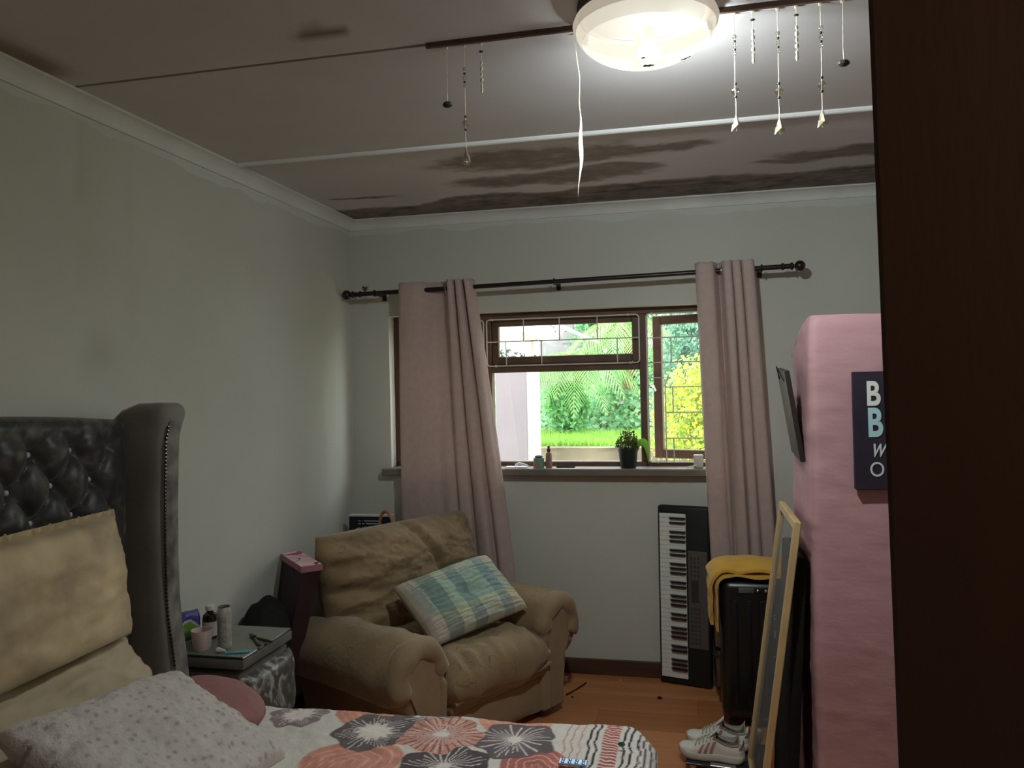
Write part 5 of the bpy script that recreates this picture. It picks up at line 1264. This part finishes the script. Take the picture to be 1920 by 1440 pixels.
def blades(n, x0, x1, y0, y1, seed):
    g = np.random.default_rng(seed); vs = []; fs = []; cc = []
    for i in range(n):
        x, y = g.uniform(x0, x1), g.uniform(y0, y1); h = g.uniform(0.04, 0.11); a = g.uniform(0, 6.28); o = len(vs); lx, ly = g.normal(0, 0.03, 2)
        vs += [(x - 0.012 * math.cos(a), y - 0.012 * math.sin(a), GZ - 0.01), (x + 0.012 * math.cos(a), y + 0.012 * math.sin(a), GZ - 0.01), (x + lx, y + ly, GZ + h)]; fs.append((o, o+1, o+2))
        c = np.array(srgb(158, 200, 96)) * g.uniform(0.75, 1.3); cc += [c] * 3
    return vs, fs, cc
leafm = mat('garden_leaf', (90, 140, 70), 0.6, 0.1, 3, attr='Col', trans=0.42)
lv = blades(26000, -5.5, 1.2, 10.92, 13.3, 5); mb = MB(); mb.add(lv[0], lv[1]); o = mb.build('lawn_grass', leafm, colors=lv[2], smooth=False); tag(o, 'bright green lawn beyond the window', 'grass', kind='stuff')
# block boundary wall far behind
bwm = MB().box((-9.0, 15.72, 0.4), (-2.95, 15.9, 2.10)).box((-2.949, 15.72, 0.4), (3.0, 15.9, 3.60))
bw_ = struct(bwm.build('wall_boundary', mat('block_mortar', (150, 146, 146), 0.9), smooth=False), 'grey block boundary wall')
blm = mat('grey_block', (152, 146, 148), 0.9, 0.15, 3)
b0 = None
for j in range(11):
    for i in range(15):
        x = -6.0 + 0.5 * i + (0.25 if j % 2 else 0); z = 0.85 + 0.25 * j
        if x < -2.95 and z > 1.8: continue
        if b0 is None: b0 = MB().rbox((0.006, -0.02, 0.006), (0.494, 0.0, 0.244), 0.008, 1).build('block', blm, bw_); o = b0
        else: o = b0.copy(); COL.objects.link(o); o.parent = bw_
        o.location = (x, 15.72 + 0.006 * nz(i * 1.7, j * 2.3), z)
# earth bank
bk = MB(); bk.grid(50, 20, lambda u, v: (-8 + 12 * u, 13.2 + 2.4 * v, GZ - 0.05 + 0.45 * v ** 1.3 + 0.10 * fbm(u * 14, v * 3)))
struct(bk.build('ground', mat('earth_bank', (120, 112, 84), 0.95, 0.3, 5)), 'earth bank under creepers')
# creeper
GREENS = [srgb(150, 200, 154), srgb(162, 212, 162), srgb(174, 218, 170), srgb(134, 186, 144), srgb(182, 220, 164)]
def creep(g):
    x = g.uniform(-5.6, 1.6); 
    h = (0.35 + 2.5 * sm(-2.5, -0.6, x) + 0.7 * nz(x * 1.3, 2.0)) * 0.9 + 0.35
    q = g.uniform(0, 1); z = GZ + max(0.05, h) * q; y = 13.35 + 1.9 * q ** 0.8 - 0.35 * math.sin(6 * q) * 0.3 + 0.45 * noise.noise(Vector((x * 1.5, z * 1.7, 3))) + g.uniform(-0.05, 0.1)
    return (x, y, z), (0, -0.8, 0.5)
lv = leaves(15000, creep, 0.085, GREENS, 11, 1.1, 0.5); mb = MB(); mb.add(lv[0], lv[1]); o = mb.build('creeper_foliage', leafm, colors=lv[2], smooth=False); tag(o, 'mass of broad leaved green creeper covering the bank', 'creeper', kind='stuff')
# bushes
def bush(name, label, loc, rad, n, size, cols, seed, cat='shrub', trunk=True):
    r = thing(name, label, cat, loc)
    def gen(g):
        d = g.normal(0, 1, 3); d /= np.linalg.norm(d); d[2] = abs(d[2]) if g.uniform() < 0.6 else d[2]
        k = 1 + 0.28 * noise.noise(Vector(tuple(d * 2.3 + seed))) + 0.12 * noise.noise(Vector(tuple(d * 6 + seed))); k *= g.uniform(0.82, 1.02)
        return (d[0] * rad[0] * k, d[1] * rad[1] * k, rad[2] + d[2] * rad[2] * k), d
    lv = leaves(n, gen, size, cols, seed, 1.7, 0.6); mb = MB(); mb.add(lv[0], lv[1]); o = mb.build('foliage', leafm, r, colors=lv[2], smooth=False); o['kind'] = 'stuff'
    cm = MB(); cm.ball((0, 0, rad[2]), 0.78, 16, 12, rad); cm.build('inner_core', mat('inner_' + name + str(seed), tuple(int(255 * x ** (1 / 2.2) * 0.6) for x in cols[0]), 0.95, 0.3, 8), r)  # solid core in a darker tone of the leaf colour
    return r
YEL = [srgb(206, 214, 84), srgb(222, 226, 104), srgb(178, 200, 90), srgb(150, 190, 96), srgb(226, 222, 120)]
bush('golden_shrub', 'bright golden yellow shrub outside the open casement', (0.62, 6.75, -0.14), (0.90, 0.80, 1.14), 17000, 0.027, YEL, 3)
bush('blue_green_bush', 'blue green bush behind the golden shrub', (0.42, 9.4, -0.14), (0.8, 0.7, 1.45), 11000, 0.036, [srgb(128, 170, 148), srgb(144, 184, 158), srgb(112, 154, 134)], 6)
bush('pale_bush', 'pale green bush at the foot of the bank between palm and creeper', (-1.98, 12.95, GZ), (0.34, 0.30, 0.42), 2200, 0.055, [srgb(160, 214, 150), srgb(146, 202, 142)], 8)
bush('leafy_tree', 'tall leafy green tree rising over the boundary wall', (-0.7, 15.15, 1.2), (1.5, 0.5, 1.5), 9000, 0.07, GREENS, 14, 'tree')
# palms
def palm(loc, label, seed, fr):
    r = thing('palm', label, 'palm', loc)
    MB().tube([(0, 0, 0), (0.03, 0.02, 0.5), (0.0, 0, 1.0)], [0.10, 0.08, 0.06], 10).build('trunk', mat('palm_trunk%d' % seed, (126, 104, 78), 0.9, 0.3, 12), r)
    for k, (az, el, L_) in enumerate(fr):
        mb = MB(); d = Vector((math.cos(R_(az)), math.sin(R_(az)), 0)); pts = []
        for i in range(13):
            t = i / 12; pts.append(Vector((0, 0, 1.0)) + d * (L_ * (t * math.cos(R_(el)) + 0.12 * t * t)) + Vector((0, 0, L_ * (t * math.sin(R_(el)) - 1.15 * t ** 2.1))))
        mb.tube(pts, [0.014 * (1 - 0.8 * i / 12) for i in range(13)], 5); sd = d.cross(Vector((0, 0, 1)))
        for i in range(24):
            t = 0.12 + 0.86 * i / 23; f_ = t * 12; a = int(min(11, f_)); p = pts[a].lerp(pts[a+1], f_ - a); tg = (pts[a+1] - pts[a]).normalized()
            l_ = 0.42 * L_ * (math.sin(math.pi * min(1, 0.18 + 0.8 * t))) 
            for s_ in (1, -1):
                e = p + (sd * s_ * 0.75 + tg * 0.75).normalized() * l_ + Vector((0, 0, -0.42 * l_)); m_ = p.lerp(e, 0.45) + Vector((0, 0, 0.05 * l_)); wv = tg * 0.011
                mb.add([p - wv, m_ - wv * 1.3, e, m_ + wv * 1.3, p + wv], [(0, 1, 3, 4), (1, 2, 3)])
        c = srgb(112, 160, 78)
        mb.build('frond', palmm, r, smooth=False)
    return r
palmm = mat('palm_leaf', (150, 192, 116), 0.5, 0.2, 4, trans=0.25)
palm((-1.85, 13.15, 0.95), 'arching palm in front of the grey block wall', 1, [(-100, 38, 1.15), (-70, 42, 1.2), (-40, 40, 1.25), (-10, 38, 1.3), (20, 40, 1.2), (90, 60, 1.0), (150, 45, 1.2), (185, 38, 1.3), (215, 40, 1.25), (-125, 38, 1.2), (-150, 36, 1.15), (-85, 12, 0.95), (-55, 10, 0.9), (-120, 12, 0.9)])
palm((-1.05, 13.6, 1.45), 'second palm with drooping fronds above the creeper', 2, [(-100, 42, 1.2), (-50, 45, 1.3), (-15, 40, 1.3), (30, 50, 1.2), (90, 60, 1.0), (145, 48, 1.3), (190, 40, 1.4), (225, 45, 1.3), (-75, 14, 1.0), (-130, 20, 1.1)])
# veranda of the next building
ver = thing('veranda', 'pale pink veranda with column and sloping white eaves outside the window', 'veranda', (-1.78, 8.1, -0.15))
pkl = mat('pale_lilac_paint', (126, 117, 121), 0.8, 0.06, 2, 0.1, 10); wp = mat('white_paint', (236, 236, 234), 0.7, 0.03)
V0 = Vector(ver.location)
def W_(x, y, z): return tuple(Vector((x, y, z)) - V0)
MB().rbox(W_(-1.972, 8.0, -0.149), W_(-1.642, 8.36, 1.785), 0.008, 1).build('column', pkl, ver)
MB().rbox(W_(-1.6415, 8.005, -0.149), W_(-1.572, 8.355, 1.785), 0.006, 1).build('column_lit_side', wp, ver)  # white box paints the column's brightly lit side
peach = mat('peach_paint', (214, 190, 172), 0.8)
MB().rbox(W_(-1.675, 8.10, 1.7855), W_(-1.605, 8.25, 2.04), 0.004, 1).build('post', peach, ver)
MB().prism([(x - V0.x, z - V0.z) for x, z in ((-4.6, 2.041), (-1.56, 2.041), (-1.56, 2.06), (-4.6, 3.58))], 8.12 - V0.y, 8.24 - V0.y).build('gable_wall', peach, ver, smooth=False)
MB().prism([(x - V0.x, z - V0.z) for x, z in ((-4.6, 3.59), (-1.45, 2.015), (-1.36, 2.015), (-1.36, 2.16), (-4.6, 3.78))], 7.95 - V0.y, 8.11 - V0.y).build('fascia', wp, ver, smooth=False)
MB().prism([(x - V0.x, z - V0.z) for x, z in ((-4.6, 3.785), (-1.34, 2.165), (-1.34, 2.20), (-4.6, 3.84))], 7.90 - V0.y, 12.0 - V0.y).build('roof_sheet', mat('grey_roof', (150, 146, 150), 0.7), ver, smooth=False)
MB().tube([W_(-1.33, 8.02, 2.17), W_(-1.28, 8.06, 2.13), W_(-1.36, 8.16, 2.06), W_(-1.44, 8.2, 2.03)], 0.035, 10).build('downpipe', wp, ver)
bush('distant_hedge', 'dark line of distant treetops under the veranda roof', (-7.5, 26.0, 0.5), (4.5, 1.0, 1.08), 2500, 0.12, [srgb(74, 92, 78), srgb(88, 104, 88)], 31, 'hedge')
